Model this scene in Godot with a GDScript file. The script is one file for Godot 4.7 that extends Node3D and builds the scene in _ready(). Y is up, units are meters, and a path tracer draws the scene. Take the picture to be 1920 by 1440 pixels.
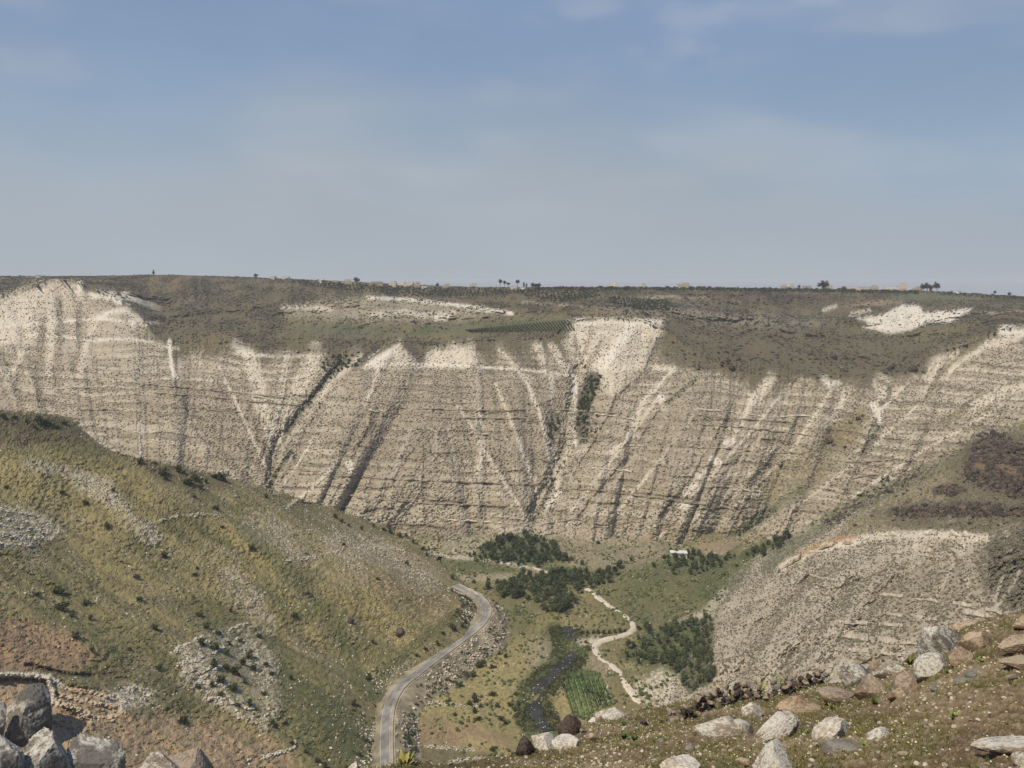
extends Node3D
# A dry limestone valley seen from a stony ledge: camera at the origin, y up, metres; the valley floor lies about 255 m below the eye.
const F := 1478.0      # focal length in the photograph's pixels
const CX := 960.0
const HZ := 530.0      # row of eye level
const MU0 := -320.0    # ground survey map: small cells of bearing and depression
const MV0 := 480.0
const MS := 2.5
const MW := 1024
const MH := 448
const FLOOR := 255.0
const ROADY := 245.0

var rng := RandomNumberGenerator.new()
var pcol := PackedColorArray()      # ground colour laid over the base (rgb, cover)
var prel := PackedVector2Array()    # relief in metres, change of shrub density
var hd := PackedFloat32Array()      # distance of the nearest ground on each bearing
var hp := PackedVector3Array()
var n_a := FastNoiseLite.new()
var n_b := FastNoiseLite.new()
var n_c := FastNoiseLite.new()
var n_r := FastNoiseLite.new()
var roadx := PackedFloat32Array()
var M := {}
var used := {}
var ico := {}

# ground colours (linear)
const PAL := {
	"chalk": Color(.56, .51, .42), "cream": Color(.50, .44, .34), "pale": Color(.36, .31, .23), "soil": Color(.255, .212, .148), "tan": Color(.325, .232, .142), "red": Color(.265, .178, .11),
	"brown": Color(.102, .085, .050), "dark": Color(.056, .047, .035), "olive": Color(.170, .143, .068), "green": Color(.074, .088, .035), "deep": Color(.028, .036, .018), "field": Color(.098, .102, .055),
	"straw": Color(.27, .222, .098), "crop": Color(.055, .085, .028), "basalt": Color(.050, .042, .036), "plough": Color(.24, .18, .115), "stone": Color(.33, .30, .25), "ochre": Color(.36, .21, .10),
}


func P(u: float, v: float, d: float) -> Vector3:
	return Vector3((u - CX) / F * d, -(v - HZ) / F * d, -d)


func spl(p: PackedVector2Array, x: float) -> float:
	var n := p.size()
	if x <= p[0].x: return p[0].y
	if x >= p[n - 1].x: return p[n - 1].y
	var i := 0
	while p[i + 1].x < x: i += 1
	var a := p[i]
	var b := p[i + 1]
	var w := b.x - a.x
	var m0 := (b.y - a.y) / w
	var m1 := m0
	if i > 0: m0 = (b.y - p[i - 1].y) / (b.x - p[i - 1].x)
	if i < n - 2: m1 = (p[i + 2].y - a.y) / (p[i + 2].x - a.x)
	var t := (x - a.x) / w
	var t2 := t * t
	var t3 := t2 * t
	return a.y * (2 * t3 - 3 * t2 + 1) + m0 * w * (t3 - 2 * t2 + t) + b.y * (-2 * t3 + 3 * t2) + m1 * w * (t3 - t2)


func pts(a: Array) -> PackedVector2Array:
	var r := PackedVector2Array()
	for i in range(0, a.size(), 2): r.append(Vector2(a[i], a[i + 1]))
	return r


func sstep(a: float, b: float, x: float) -> float:
	var t := clampf((x - a) / (b - a), 0, 1)
	return t * t * (3 - 2 * t)


# ---------- ground survey: strokes and areas of colour, relief and cover ----------
func lay(k: int, c: Color, al: float, f: float, rel: float, shr: float) -> void:
	if al > 0:
		var o := pcol[k]
		var a := al * f
		var na := o.a + a - o.a * a
		if na > 0.0001:
			var q := a / na
			pcol[k] = Color(lerpf(o.r, c.r, q), lerpf(o.g, c.g, q), lerpf(o.b, c.b, q), na)
	prel[k] += Vector2(rel * f, 0)
	if shr != 0: prel[k].y = lerpf(prel[k].y, shr, f)


func S(name: String, al: float, width: float, a: Array, rel := 0.0, shr := 0.0) -> void:
	var p := pts(a)
	var c: Color = PAL[name]
	var lo := p[0]
	var hi := p[0]
	for q in p:
		lo = lo.min(q)
		hi = hi.max(q)
	var w := width * .5 + 1.4
	var x0 := maxi(0, int((lo.x - w * 1.6 - MU0) / MS))
	var x1 := mini(MW - 1, int((hi.x + w * 1.6 - MU0) / MS) + 1)
	var y0 := maxi(0, int((lo.y - w * 1.6 - MV0) / MS))
	var y1 := mini(MH - 1, int((hi.y + w * 1.6 - MV0) / MS) + 1)
	for y in range(y0, y1 + 1):
		for x in range(x0, x1 + 1):
			var q := Vector2(MU0 + x * MS, MV0 + y * MS)
			var best := 1e9
			for i in p.size() - 1:
				best = minf(best, q.distance_squared_to(Geometry2D.get_closest_point_to_segment(q, p[i], p[i + 1])))
			var dd := sqrt(best)
			dd += n_c.get_noise_2d(q.x * 5.0, q.y * 5.0) * w * .5
			if dd < w * 1.4:
				lay(y * MW + x, c, al, 1.0 - sstep(w * .6, w * 1.35, dd), rel, shr)


func G(name: String, al: float, a: Array, feather := 6.0, rel := 0.0, shr := 0.0) -> void:
	var p := pts(a)
	var c: Color = PAL[name]
	var lo := p[0]
	var hi := p[0]
	for q in p:
		lo = lo.min(q)
		hi = hi.max(q)
	var n := p.size()
	for y in range(maxi(0, int((lo.y - feather - MV0) / MS)), mini(MH - 1, int((hi.y + feather - MV0) / MS) + 1) + 1):
		for x in range(maxi(0, int((lo.x - feather - MU0) / MS)), mini(MW - 1, int((hi.x + feather - MU0) / MS) + 1) + 1):
			var q := Vector2(MU0 + x * MS, MV0 + y * MS)
			var best := 1e9
			for i in n:
				best = minf(best, q.distance_squared_to(Geometry2D.get_closest_point_to_segment(q, p[i], p[(i + 1) % n])))
			var dd := sqrt(best)
			if not Geometry2D.is_point_in_polygon(q, p): dd = -dd
			dd += n_c.get_noise_2d(q.x * 4.0, q.y * 4.0) * feather * .8
			if dd > -feather: lay(y * MW + x, c, al, sstep(-feather, feather, dd), rel, shr)


func survey_color(u: float, v: float) -> Color:
	var x := clampf((u - MU0) / MS, 0, MW - 1.01)
	var y := clampf((v - MV0) / MS, 0, MH - 1.01)
	var i := int(x)
	var k := int(y) * MW + i
	var fx := x - i
	return pcol[k].lerp(pcol[k + 1], fx).lerp(pcol[k + MW].lerp(pcol[k + MW + 1], fx), y - int(y))


func survey(u: float, v: float) -> Vector2:
	var x := clampf((u - MU0) / MS, 0, MW - 1.01)
	var y := clampf((v - MV0) / MS, 0, MH - 1.01)
	var i := int(x)
	var k := int(y) * MW + i
	var fx := x - i
	return prel[k].lerp(prel[k + 1], fx).lerp(prel[k + MW].lerp(prel[k + MW + 1], fx), y - int(y))


func note(u: float, v: float, p: Vector3) -> void:   # remembers where the ground is
	var x := int((u - MU0) / MS + .5)
	var y := int((v - MV0) / MS + .5)
	if x < 0 or y < 0 or x >= MW or y >= MH: return
	var k := y * MW + x
	if -p.z < hd[k]:
		hd[k] = -p.z
		hp[k] = p


func hit(u: float, v: float) -> Vector3:             # the ground on that bearing
	var x := clampi(int((u - MU0) / MS + .5), 0, MW - 1)
	var y := clampi(int((v - MV0) / MS + .5), 0, MH - 1)
	while y < MH - 1 and hd[y * MW + x] > 1e8 and hd[y * MW + maxi(x - 1, 0)] > 1e8: y += 1
	if hd[y * MW + x] > 1e8: x = maxi(x - 1, 0)
	var q := hp[y * MW + x]
	var vv := maxf(v, MV0 + y * MS - 2)
	return P(u, vv, -q.z * 1.0)


# ---------- meshes ----------
func put(called: String, mesh: Mesh, mat: Material, parent: Node = self) -> MeshInstance3D:
	var o := MeshInstance3D.new()
	o.name = numbered(called) if parent == self else called
	o.mesh = mesh
	o.material_override = mat
	parent.add_child(o, true)
	return o


func numbered(called: String) -> String:
	var k: int = used.get(called, -1) + 1
	used[called] = k
	return called if k == 0 else "%s_%03d" % [called, k]


func tag(o: Node, label := "", category := "", group := "", kind := "") -> Node:
	if label: o.set_meta("label", label)
	if category: o.set_meta("category", category)
	if group: o.set_meta("group", group)
	if kind: o.set_meta("kind", kind)
	return o


func thing(called: String, label: String, category: String, at: Vector3, group := "") -> Node3D:
	var o := Node3D.new()
	o.name = numbered(called)
	add_child(o)
	o.position = at
	tag(o, label, category, group)
	return o


func copy(o: Node3D, label := "", group := "") -> Node3D:
	var c: Node3D = o.duplicate()
	c.name = numbered(String(o.get_meta("kindname")))
	add_child(c)
	if label: c.set_meta("label", label)
	if group: c.set_meta("group", group)
	return c


func arr_mesh(v: PackedVector3Array, c: PackedColorArray, idx: PackedInt32Array, nrm := PackedVector3Array()) -> ArrayMesh:
	var a := []
	a.resize(Mesh.ARRAY_MAX)
	a[Mesh.ARRAY_VERTEX] = v
	if c.size(): a[Mesh.ARRAY_COLOR] = c
	if nrm.size(): a[Mesh.ARRAY_NORMAL] = nrm
	a[Mesh.ARRAY_INDEX] = idx
	var m := ArrayMesh.new()
	m.add_surface_from_arrays(Mesh.PRIMITIVE_TRIANGLES, a)
	return m


func smooth_normals(v: PackedVector3Array, idx: PackedInt32Array) -> PackedVector3Array:
	var n := PackedVector3Array()
	n.resize(v.size())
	for i in range(0, idx.size(), 3):
		var a := v[idx[i]]
		var q := (v[idx[i + 2]] - a).cross(v[idx[i + 1]] - a)
		n[idx[i]] += q
		n[idx[i + 1]] += q
		n[idx[i + 2]] += q
	for i in n.size(): n[i] = n[i].normalized() if n[i].length_squared() > 1e-16 else Vector3.UP
	return n


func grid_index(cols: int, rows: int) -> PackedInt32Array:   # rows run from far (top) to near (bottom)
	var r := PackedInt32Array()
	r.resize((cols - 1) * (rows - 1) * 6)
	var k := 0
	for j in rows - 1:
		for i in cols - 1:
			var a := j * cols + i
			r[k] = a
			r[k + 1] = a + 1
			r[k + 2] = a + cols
			r[k + 3] = a + 1
			r[k + 4] = a + cols + 1
			r[k + 5] = a + cols
			k += 6
	return r


func ground(called: String, v: PackedVector3Array, c: PackedColorArray, cols: int, smooth := false) -> MeshInstance3D:
	for i in c.size(): c[i] = c[i] * 1.16      # the grain of the material takes this much away
	var idx := grid_index(cols, v.size() / cols)
	var o := put(called, arr_mesh(v, c, idx, smooth_normals(v, idx) if smooth else PackedVector3Array()), M.soil if smooth else M.land)
	tag(o, "", "", "", "structure")
	return o


func add_row(buf: PackedFloat32Array, p: Vector3, b: Basis, c: Color) -> void:
	buf.append_array(PackedFloat32Array([b.x.x, b.y.x, b.z.x, p.x, b.x.y, b.y.y, b.z.y, p.y, b.x.z, b.y.z, b.z.z, p.z, c.r, c.g, c.b, 1.0]))


func rbasis(sx: float, sy: float, tilt := .25) -> Basis:
	return Basis.from_euler(Vector3(rng.randf_range(-tilt, tilt), rng.randf() * TAU, rng.randf_range(-tilt, tilt))) * Basis.from_scale(Vector3(sx, sy, sx))


func many(called: String, mesh: Mesh, mat: Material, buf: PackedFloat32Array, label: String) -> void:
	if buf.is_empty(): return
	var mm := MultiMesh.new()
	mm.transform_format = MultiMesh.TRANSFORM_3D
	mm.use_colors = true
	mm.mesh = mesh
	mm.instance_count = buf.size() / 16
	mm.buffer = buf
	var o := MultiMeshInstance3D.new()
	o.name = numbered(called)
	o.multimesh = mm
	o.material_override = mat
	add_child(o)
	tag(o, label, "", "", "stuff")


func sphere(level: int) -> Array:                     # unit icosphere: [points, index]
	if ico.has(level): return ico[level]
	var t := (1 + sqrt(5.0)) / 2
	var v := PackedVector3Array([Vector3(-1, t, 0), Vector3(1, t, 0), Vector3(-1, -t, 0), Vector3(1, -t, 0), Vector3(0, -1, t), Vector3(0, 1, t), Vector3(0, -1, -t), Vector3(0, 1, -t), Vector3(t, 0, -1), Vector3(t, 0, 1), Vector3(-t, 0, -1), Vector3(-t, 0, 1)])
	for i in v.size(): v[i] = v[i].normalized()
	var f := PackedInt32Array([0, 11, 5, 0, 5, 1, 0, 1, 7, 0, 7, 10, 0, 10, 11, 1, 5, 9, 5, 11, 4, 11, 10, 2, 10, 7, 6, 7, 1, 8, 3, 9, 4, 3, 4, 2, 3, 2, 6, 3, 6, 8, 3, 8, 9, 4, 9, 5, 2, 4, 11, 6, 2, 10, 8, 6, 7, 9, 8, 1])
	for i in range(0, f.size(), 3):                   # front faces run clockwise
		var s := f[i + 1]
		f[i + 1] = f[i + 2]
		f[i + 2] = s
	for l in level:
		var mids := {}
		var g := PackedInt32Array()
		for i in range(0, f.size(), 3):
			var m := [0, 0, 0]
			for e in 3:
				var a := f[i + e]
				var b := f[i + (e + 1) % 3]
				var key := mini(a, b) * 100000 + maxi(a, b)
				if not mids.has(key):
					mids[key] = v.size()
					v.append(((v[a] + v[b]) * .5).normalized())
				m[e] = mids[key]
			g.append_array(PackedInt32Array([f[i], m[0], m[2], f[i + 1], m[1], m[0], f[i + 2], m[2], m[1], m[0], m[1], m[2]]))
		f = g
	ico[level] = [v, f]
	return ico[level]


func lump(sd: int, level: int, rough: float, cuts: int) -> ArrayMesh:   # a small stone or a scrub dome, unit size
	var r := RandomNumberGenerator.new()
	r.seed = sd
	var s := sphere(level)
	var v: PackedVector3Array = s[0].duplicate()
	for k in cuts:
		var n := Vector3(r.randf_range(-1, 1), r.randf_range(-1, 1), r.randf_range(-1, 1)).normalized()
		var dd := r.randf_range(.5, .8)
		for i in v.size():
			var e := v[i].dot(n) - dd
			if e > 0: v[i] -= n * e
	for i in v.size(): v[i] *= 1.0 + r.randf_range(-rough, rough)
	return arr_mesh(v, PackedColorArray(), s[1])


func foliage(sd: int, n: int, rad: Vector3, leaf: float, clumps: int, c0: Color, c1: Color, flat := 0.0) -> ArrayMesh:   # leaf sprays round clump centres through a crown's volume
	var r := RandomNumberGenerator.new()
	r.seed = sd
	var cs := []
	for k in clumps:
		var q := Vector3(r.randfn(), r.randfn(), r.randfn()).normalized() * pow(r.randf(), .45)
		q.y = maxf(q.y, -.75)
		cs.append([q * rad * .78, r.randf_range(.26, .5), r.randf()])
	var v := PackedVector3Array()
	var c := PackedColorArray()
	var idx := PackedInt32Array()
	for k in n:
		var q: Array = cs[k % clumps]
		var p: Vector3 = q[0] + Vector3(r.randfn(), r.randfn() * .8, r.randfn()) * rad * float(q[1]) * .5
		var a := Vector3(r.randfn(), r.randfn() * (1 - flat), r.randfn()).normalized()
		var b := a.cross(Vector3(r.randfn(), r.randfn(), r.randfn())).normalized()
		var l := leaf * r.randf_range(.6, 1.3)
		var m := c0.lerp(c1, clampf(float(q[2]) * .7 + r.randf() * .3, 0, 1))
		var o := v.size()
		v.append_array(PackedVector3Array([p - a * l, p + b * l * .45, p + a * l, p - b * l * .45]))
		c.append_array(PackedColorArray([m, m, m, m]))
		idx.append_array(PackedInt32Array([o, o + 1, o + 2, o, o + 2, o + 3]))
	return arr_mesh(v, c, idx)


func tube(p: PackedVector3Array, r0: float, r1: float, sides := 6) -> ArrayMesh:
	var v := PackedVector3Array()
	var idx := PackedInt32Array()
	for k in p.size():
		var t := float(k) / (p.size() - 1)
		for s in sides:
			var a := TAU * s / sides
			v.append(p[k] + Vector3(cos(a), 0, sin(a)) * lerpf(r0, r1, t))
	for k in p.size() - 1:
		for s in sides:
			var a := k * sides + s
			var b := k * sides + (s + 1) % sides
			idx.append_array(PackedInt32Array([a, b, a + sides, b, b + sides, a + sides]))
	return arr_mesh(v, PackedColorArray(), idx, smooth_normals(v, idx))


func box(size: Vector3, at: Vector3) -> ArrayMesh:
	var v := PackedVector3Array()
	var idx := PackedInt32Array()
	for ax in 3:
		for s in [-1.0, 1.0]:
			var n := Vector3.ZERO
			n[ax] = s
			var e := Vector3.ZERO
			e[(ax + 1) % 3] = 1
			var f := n.cross(e)
			var o := v.size()
			for q in [[-1, -1], [1, -1], [1, 1], [-1, 1]]:
				v.append(at + (n + e * float(q[0]) + f * float(q[1])) * size * .5)
			idx.append_array(PackedInt32Array([o, o + 2, o + 1, o, o + 3, o + 2]))
	return arr_mesh(v, PackedColorArray(), idx)


func mat(c: Color, rough := .9) -> StandardMaterial3D:
	var m := StandardMaterial3D.new()
	m.albedo_color = c.linear_to_srgb()
	m.roughness = rough
	m.metallic_specular = .3
	return m


func vmat(rough := .95) -> StandardMaterial3D:
	var m := mat(Color.WHITE, rough)
	m.vertex_color_use_as_albedo = true
	return m


func grain(freq: float, lo: float, hi: float, sd: int, oct := 4) -> NoiseTexture2D:
	var t := NoiseTexture2D.new()
	t.width = 512
	t.height = 512
	t.seamless = true
	var n := FastNoiseLite.new()
	n.seed = sd
	n.frequency = freq
	n.fractal_octaves = oct
	t.noise = n
	var g := Gradient.new()
	g.set_color(0, Color(lo, lo, lo).linear_to_srgb())
	g.set_color(1, Color(hi, hi, hi).linear_to_srgb())
	t.color_ramp = g
	return t


func bumps(freq: float, sd: int, strength: float) -> NoiseTexture2D:
	var t := grain(freq, 0, 1, sd)
	t.color_ramp = null
	t.as_normal_map = true
	t.bump_strength = strength
	return t


func triplanar(m: StandardMaterial3D, scale: float, world: bool) -> StandardMaterial3D:
	m.uv1_triplanar = true
	m.uv1_world_triplanar = world
	m.uv1_scale = Vector3.ONE * scale
	return m


func noise(n: FastNoiseLite, sd: int, f: float, oct: int) -> void:
	n.seed = sd
	n.noise_type = FastNoiseLite.TYPE_SIMPLEX
	n.frequency = f
	n.fractal_type = FastNoiseLite.FRACTAL_FBM
	n.fractal_octaves = oct


func sky_picture() -> ImageTexture:
	var w := 1536
	var h := 768
	var im := Image.create(w, h, false, Image.FORMAT_RGBF)
	var edge := pts([-900, 250, -300, 270, 0, 250, 250, 245, 420, 215, 520, 175, 640, 160, 760, 175, 850, 190, 950, 165, 1060, 170, 1200, 215, 1350, 260, 1500, 320, 1700, 390, 1920, 420, 2500, 380, 3500, 320])
	var top := Color(.13, .24, .50)
	var mid := Color(.315, .415, .535)
	var low := Color(.378, .422, .475)
	for y in h:
		var el := (0.5 - (y + .5) / h) * PI
		if el < 0:
			for x in w: im.set_pixel(x, y, Color(.35, .385, .43))
			continue
		var s := sin(el)
		for x in w:
			var az := wrapf((x + .5) / w * TAU, -PI, PI)
			var dx := sin(az) * cos(el)
			var dz := -cos(az) * cos(el)
			var c := low.lerp(mid, sstep(.0, .17, s)).lerp(Color(.232, .323, .478), sstep(.10, .31, s)).lerp(top, sstep(.26, .75, s))
			# thin haze layer with a wavy upper edge, and wisps of high cloud
			var n := n_a.get_noise_3d(dx * 260, s * 700, dz * 260)
			var e := spl(edge, CX + F * tan(clampf(az, -.95, .95)))
			var es := (HZ - e) / F
			var k := 1.0 - sstep(es - .16, es + .07, s + n * .06)
			c = c.lerp(Color(.397, .443, .49), k * .84)
			c *= 1.0 + .07 * n_a.get_noise_3d(dx * 150 + 9, s * 420, dz * 150) * (1.0 - sstep(.3, .6, s))
			var ci := sstep(.05, .6, n_a.get_noise_3d(dx * 420 + 40, s * 1100, dz * 420)) * sstep(.13, .30, s) * (1.0 - sstep(.5, .9, s))
			var patch := sstep(-.05, .35, n_b.get_noise_3d(dx * 30, s * 60 + 3, dz * 30))
			c = c.lerp(Color(.46, .50, .58), ci * patch * .30)
			var veil := sstep(-.02, .55, n_a.get_noise_3d(dx * 190 + s * 160, s * 620 + 70, dz * 190)) * sstep(.05, .13, s) * (1.0 - sstep(.26, .42, s))
			c = c.lerp(Color(.46, .495, .545), veil * .34)
			im.set_pixel(x, y, c)
	return ImageTexture.create_from_image(im)


func survey_far() -> void:
	# plateau
	G("brown", .6, [-320, 480, 2240, 480, 2240, 600, 1900, 612, 1700, 650, 1250, 690, 1060, 605, 600, 650, 310, 640, 240, 570, 100, 520, -320, 560], 8)
	G("olive", .45, [520, 590, 560, 570, 760, 560, 900, 575, 1060, 590, 1060, 605, 860, 632, 640, 636, 540, 612], 8, 0, -.5)
	G("pale", .5, [530, 572, 640, 560, 760, 556, 950, 585, 860, 600, 640, 602, 535, 592], 10)
	S("cream", .75, 5, [530, 577, 575, 576, 620, 580])
	S("chalk", .9, 4, [690, 558, 760, 561, 820, 568, 890, 576, 960, 588])
	S("cream", .7, 8, [700, 590, 760, 584, 790, 592, 850, 586])
	S("chalk", .8, 8, [818, 597, 838, 596])
	S("cream", .6, 7, [880, 578, 920, 584])
	G("field", .8, [536, 612, 640, 606, 720, 612, 760, 622, 700, 636, 600, 628], 3, 0, -.9)
	S("brown", .8, 3, [640, 634, 672, 613])
	S("brown", .8, 3, [700, 634, 742, 614])
	G("green", .85, [756, 628, 800, 611, 834, 610, 800, 628], 2, 0, -.9)
	G("field", .7, [804, 628, 840, 610, 920, 604, 870, 624], 3, 0, -.9)
	G("green", .8, [870, 623, 920, 607, 1062, 597, 1066, 618, 960, 620], 3, 0, -.9)
	G("olive", .6, [1080, 580, 1250, 575, 1300, 590, 1240, 600, 1100, 596], 8)
	G("chalk", .95, [1608, 597, 1660, 588, 1690, 572, 1722, 571, 1732, 586, 1826, 577, 1786, 604, 1740, 606, 1700, 622, 1665, 626, 1616, 614, 1630, 605], 4, 0, -.8)
	S("chalk", .6, 4, [1545, 581, 1567, 574])
	S("cream", .6, 6, [1595, 590, 1630, 582])
	G("tan", .45, [1585, 573, 1650, 561, 1705, 564, 1660, 573], 3, 0, -.9)
	G("field", .9, [1652, 560, 1700, 549, 1870, 558, 1800, 562, 1700, 564], 2, 0, -.9)
	G("field", .75, [1515, 645, 1545, 636, 1695, 645, 1680, 655, 1560, 651], 3, 0, -.9)
	G("green", .8, [1560, 650, 1572, 643, 1583, 644, 1572, 651], 1.5, 0, -.9)
	G("green", .6, [1768, 627, 1790, 617, 1815, 618, 1795, 628], 3, 0, -.9)
	S("pale", .5, 3, [1840, 588, 1890, 585, 1990, 582])
	for a in [[1380, 555, 1410, 550, 1460, 553], [1440, 560, 1500, 556, 1520, 564], [1340, 584, 1372, 587, 1404, 590], [1285, 575, 1312, 576]]:
		S("basalt", .85, 6, a, 3)
	G("soil", .4, [1300, 588, 1420, 590, 1450, 620, 1340, 632, 1280, 612], 12)
	G("olive", .55, [1260, 628, 1480, 632, 1520, 644, 1720, 648, 1690, 668, 1400, 655], 12)
	G("stone", .22, [1100, 566, 1300, 572, 1420, 590, 1560, 600, 1500, 625, 1320, 600, 1150, 590], 14)
	G("olive", .5, [1560, 600, 1640, 630, 1800, 612, 1840, 590, 1800, 640, 1640, 642], 10)
	S("pale", .5, 3, [1180, 560, 1260, 556, 1330, 560])
	S("pale", .45, 3, [980, 566, 1060, 572, 1090, 576])
	# the great white spur
	G("cream", .85, [-320, 600, -100, 575, 0, 556, 60, 538, 100, 522, 150, 530, 165, 560, 120, 600, 60, 640, -320, 720], 12, 0, -.5)
	G("pale", .6, [100, 530, 200, 556, 260, 590, 280, 620, 240, 660, 120, 690, 20, 660, 60, 580], 14, 0, -.2)
	for a in [[150, 530, 147, 548], [172, 548, 213, 553, 224, 562], [240, 573, 205, 584, 180, 598], [232, 552, 268, 568, 296, 578], [235, 575, 262, 596, 250, 606]]:
		S("chalk", .85, 9, a, -1, -.8)
	for a in [[-200, 620, 0, 612, 60, 607, 180, 598, 300, 606], [50, 626, 120, 632, 170, 638, 240, 635, 335, 648]]:
		S("chalk", .8, 3, a, 0, -.8)
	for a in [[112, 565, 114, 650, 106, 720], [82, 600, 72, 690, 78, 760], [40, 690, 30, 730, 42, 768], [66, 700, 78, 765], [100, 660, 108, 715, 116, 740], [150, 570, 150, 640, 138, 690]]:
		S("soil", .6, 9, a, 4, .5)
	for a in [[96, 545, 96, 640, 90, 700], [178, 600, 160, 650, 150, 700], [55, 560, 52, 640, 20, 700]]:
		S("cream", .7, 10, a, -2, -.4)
	G("brown", .75, [230, 568, 330, 560, 440, 600, 440, 640, 320, 642, 285, 610], 14)
	G("olive", .4, [340, 640, 440, 620, 440, 660, 360, 655], 10)
	# gullies and ribs of the left third
	S("chalk", .9, 6, [317, 640, 321, 690, 333, 718], 3, -.7)
	S("cream", .7, 6, [348, 752, 362, 790, 376, 812, 392, 822], 4, -.3)
	S("soil", .6, 8, [333, 718, 352, 760, 378, 815, 440, 880, 470, 905], 7, .5)
	S("cream", .6, 6, [262, 790, 264, 855], 2, -.3)
	S("pale", .7, 6, [312, 830, 320, 864])
	G("soil", .65, [330, 720, 470, 730, 500, 830, 510, 900, 400, 850, 350, 770], 20, 0, .3)
	G("soil", .5, [640, 700, 1080, 710, 1050, 880, 620, 870], 26, 0, .2)
	S("chalk", .85, 14, [442, 644, 468, 658], 0, -.6)
	S("cream", .75, 24, [466, 660, 478, 700, 486, 732], 0, -.4)
	S("chalk", .8, 4, [440, 660, 600, 662], 0, -.6)
	S("cream", .75, 26, [592, 655, 580, 690, 560, 730], -3, -.4)
	S("cream", .7, 14, [488, 745, 500, 785, 518, 822], 3, -.4)
	S("cream", .6, 10, [540, 660, 530, 720, 522, 780], -3, -.2)
	# ravine of the left third
	S("pale", .8, 24, [665, 660, 620, 715, 570, 775, 525, 830, 512, 905], 17, -.3)
	S("green", .75, 6, [650, 668, 612, 708, 576, 755, 556, 785, 540, 808], 4, .8)
	S("olive", .6, 3, [540, 808, 525, 830, 520, 845, 514, 880, 508, 912], 3, .8)
	S("green", .7, 5, [548, 845, 530, 868, 516, 890, 508, 915], 3, .5)
	S("cream", .8, 5, [678, 664, 634, 702, 598, 748], 0, -.8)
	# middle of the wall: white spurs under the rim and pale ribs
	G("chalk", .95, [678, 684, 700, 664, 750, 637, 746, 656, 722, 682, 712, 694], 5, -4, -.8)
	S("cream", .75, 6, [712, 690, 702, 722, 684, 756], -3, -.5)
	G("cream", .9, [790, 690, 812, 668, 852, 643, 876, 640, 888, 676, 890, 690], 8, -5, -.7)
	G("cream", .7, [752, 640, 782, 676, 742, 684, 738, 660], 7, 0, -.5)
	S("chalk", .8, 9, [796, 680, 805, 665, 820, 656], 0, -.6)
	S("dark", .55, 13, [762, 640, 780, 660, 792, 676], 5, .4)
	S("brown", .7, 22, [905, 645, 922, 668, 918, 690], 4, .3)
	S("brown", .65, 24, [972, 640, 985, 672, 1000, 690], 4, .3)
	S("cream", .8, 12, [884, 640, 890, 680], -3, -.5)
	S("chalk", .85, 3, [712, 682, 800, 682, 900, 688, 980, 693, 1074, 703], 0, -.8)
	S("pale", .8, 16, [890, 690, 896, 760, 902, 830, 900, 890, 890, 960], -5, -.35)
	S("cream", .7, 7, [900, 770, 908, 830, 896, 885], -1, -.4)
	S("cream", .75, 6, [938, 655, 965, 685, 985, 712, 1004, 758], -3, -.5)
	S("cream", .8, 14, [1008, 645, 1018, 668, 1024, 690], -3, -.5)
	S("cream", .8, 14, [1034, 645, 1052, 676, 1068, 700], -3, -.5)
	S("dark", .5, 6, [1022, 640, 1028, 690], 4)
	S("dark", .5, 6, [1048, 640, 1064, 680], 4)
	S("cream", .7, 6, [1035, 705, 1036, 760], -1, -.5)
	S("pale", .7, 6, [768, 815, 752, 850, 736, 900, 730, 950], -3, -.2)
	S("pale", .6, 6, [818, 815, 814, 880], -2, -.2)
	S("pale", .6, 6, [846, 800, 858, 880, 852, 920], -2, -.2)
	S("dark", .6, 14, [703, 772, 700, 800, 690, 815], 8, .4)
	S("soil", .8, 6, [690, 815, 668, 845], 4, .5)
	S("chalk", .9, 9, [654, 868, 657, 880])
	# the white fan and the central ravine
	G("cream", .8, [1066, 606, 1100, 597, 1240, 600, 1248, 616, 1204, 682, 1150, 742, 1112, 706, 1084, 694, 1060, 644], 9, 0, -.5)
	S("chalk", .9, 17, [1186, 610, 1152, 658, 1122, 696], -3, -.8)
	S("chalk", .85, 7, [1080, 602, 1140, 600, 1238, 604], 0, -.7)
	S("chalk", .6, 4, [1070, 625, 1210, 626], 0, -.4)
	for a in [[1078, 635, 1090, 676], [1128, 640, 1102, 690], [1110, 615, 1098, 660]]:
		S("soil", .5, 6, a, 4, .3)
	S("pale", .8, 8, [1246, 650, 1205, 700, 1170, 728], -2, -.4)
	S("pale", .7, 30, [1085, 700, 1078, 780, 1070, 840, 1035, 910, 1005, 960], 17, -.2)
	S("chalk", .9, 6, [1077, 705, 1080, 760, 1078, 835], 0, -.8)
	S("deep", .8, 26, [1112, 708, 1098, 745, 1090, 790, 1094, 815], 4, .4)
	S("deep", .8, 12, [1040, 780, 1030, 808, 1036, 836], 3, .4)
	S("soil", .5, 18, [1036, 760, 1030, 810, 1046, 850], 8)
	S("cream", .8, 5, [1018, 800, 1030, 835, 1042, 858], 0, -.7)
	S("green", .6, 4, [1076, 836, 1052, 880, 1034, 915, 1014, 952, 1002, 975], 4, .6)
	S("cream", .75, 7, [1068, 845, 1044, 890, 1046, 925, 1020, 962], 0, -.6)
	S("chalk", .8, 9, [1050, 920, 1028, 945])
	# lines that converge on the feet of the two ravines
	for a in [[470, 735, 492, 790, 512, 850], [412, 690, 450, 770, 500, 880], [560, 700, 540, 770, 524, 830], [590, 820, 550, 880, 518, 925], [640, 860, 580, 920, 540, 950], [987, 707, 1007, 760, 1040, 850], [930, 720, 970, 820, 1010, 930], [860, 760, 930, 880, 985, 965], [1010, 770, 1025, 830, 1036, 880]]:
		S("cream", .7, 4, a, -2, -.5)
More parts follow.
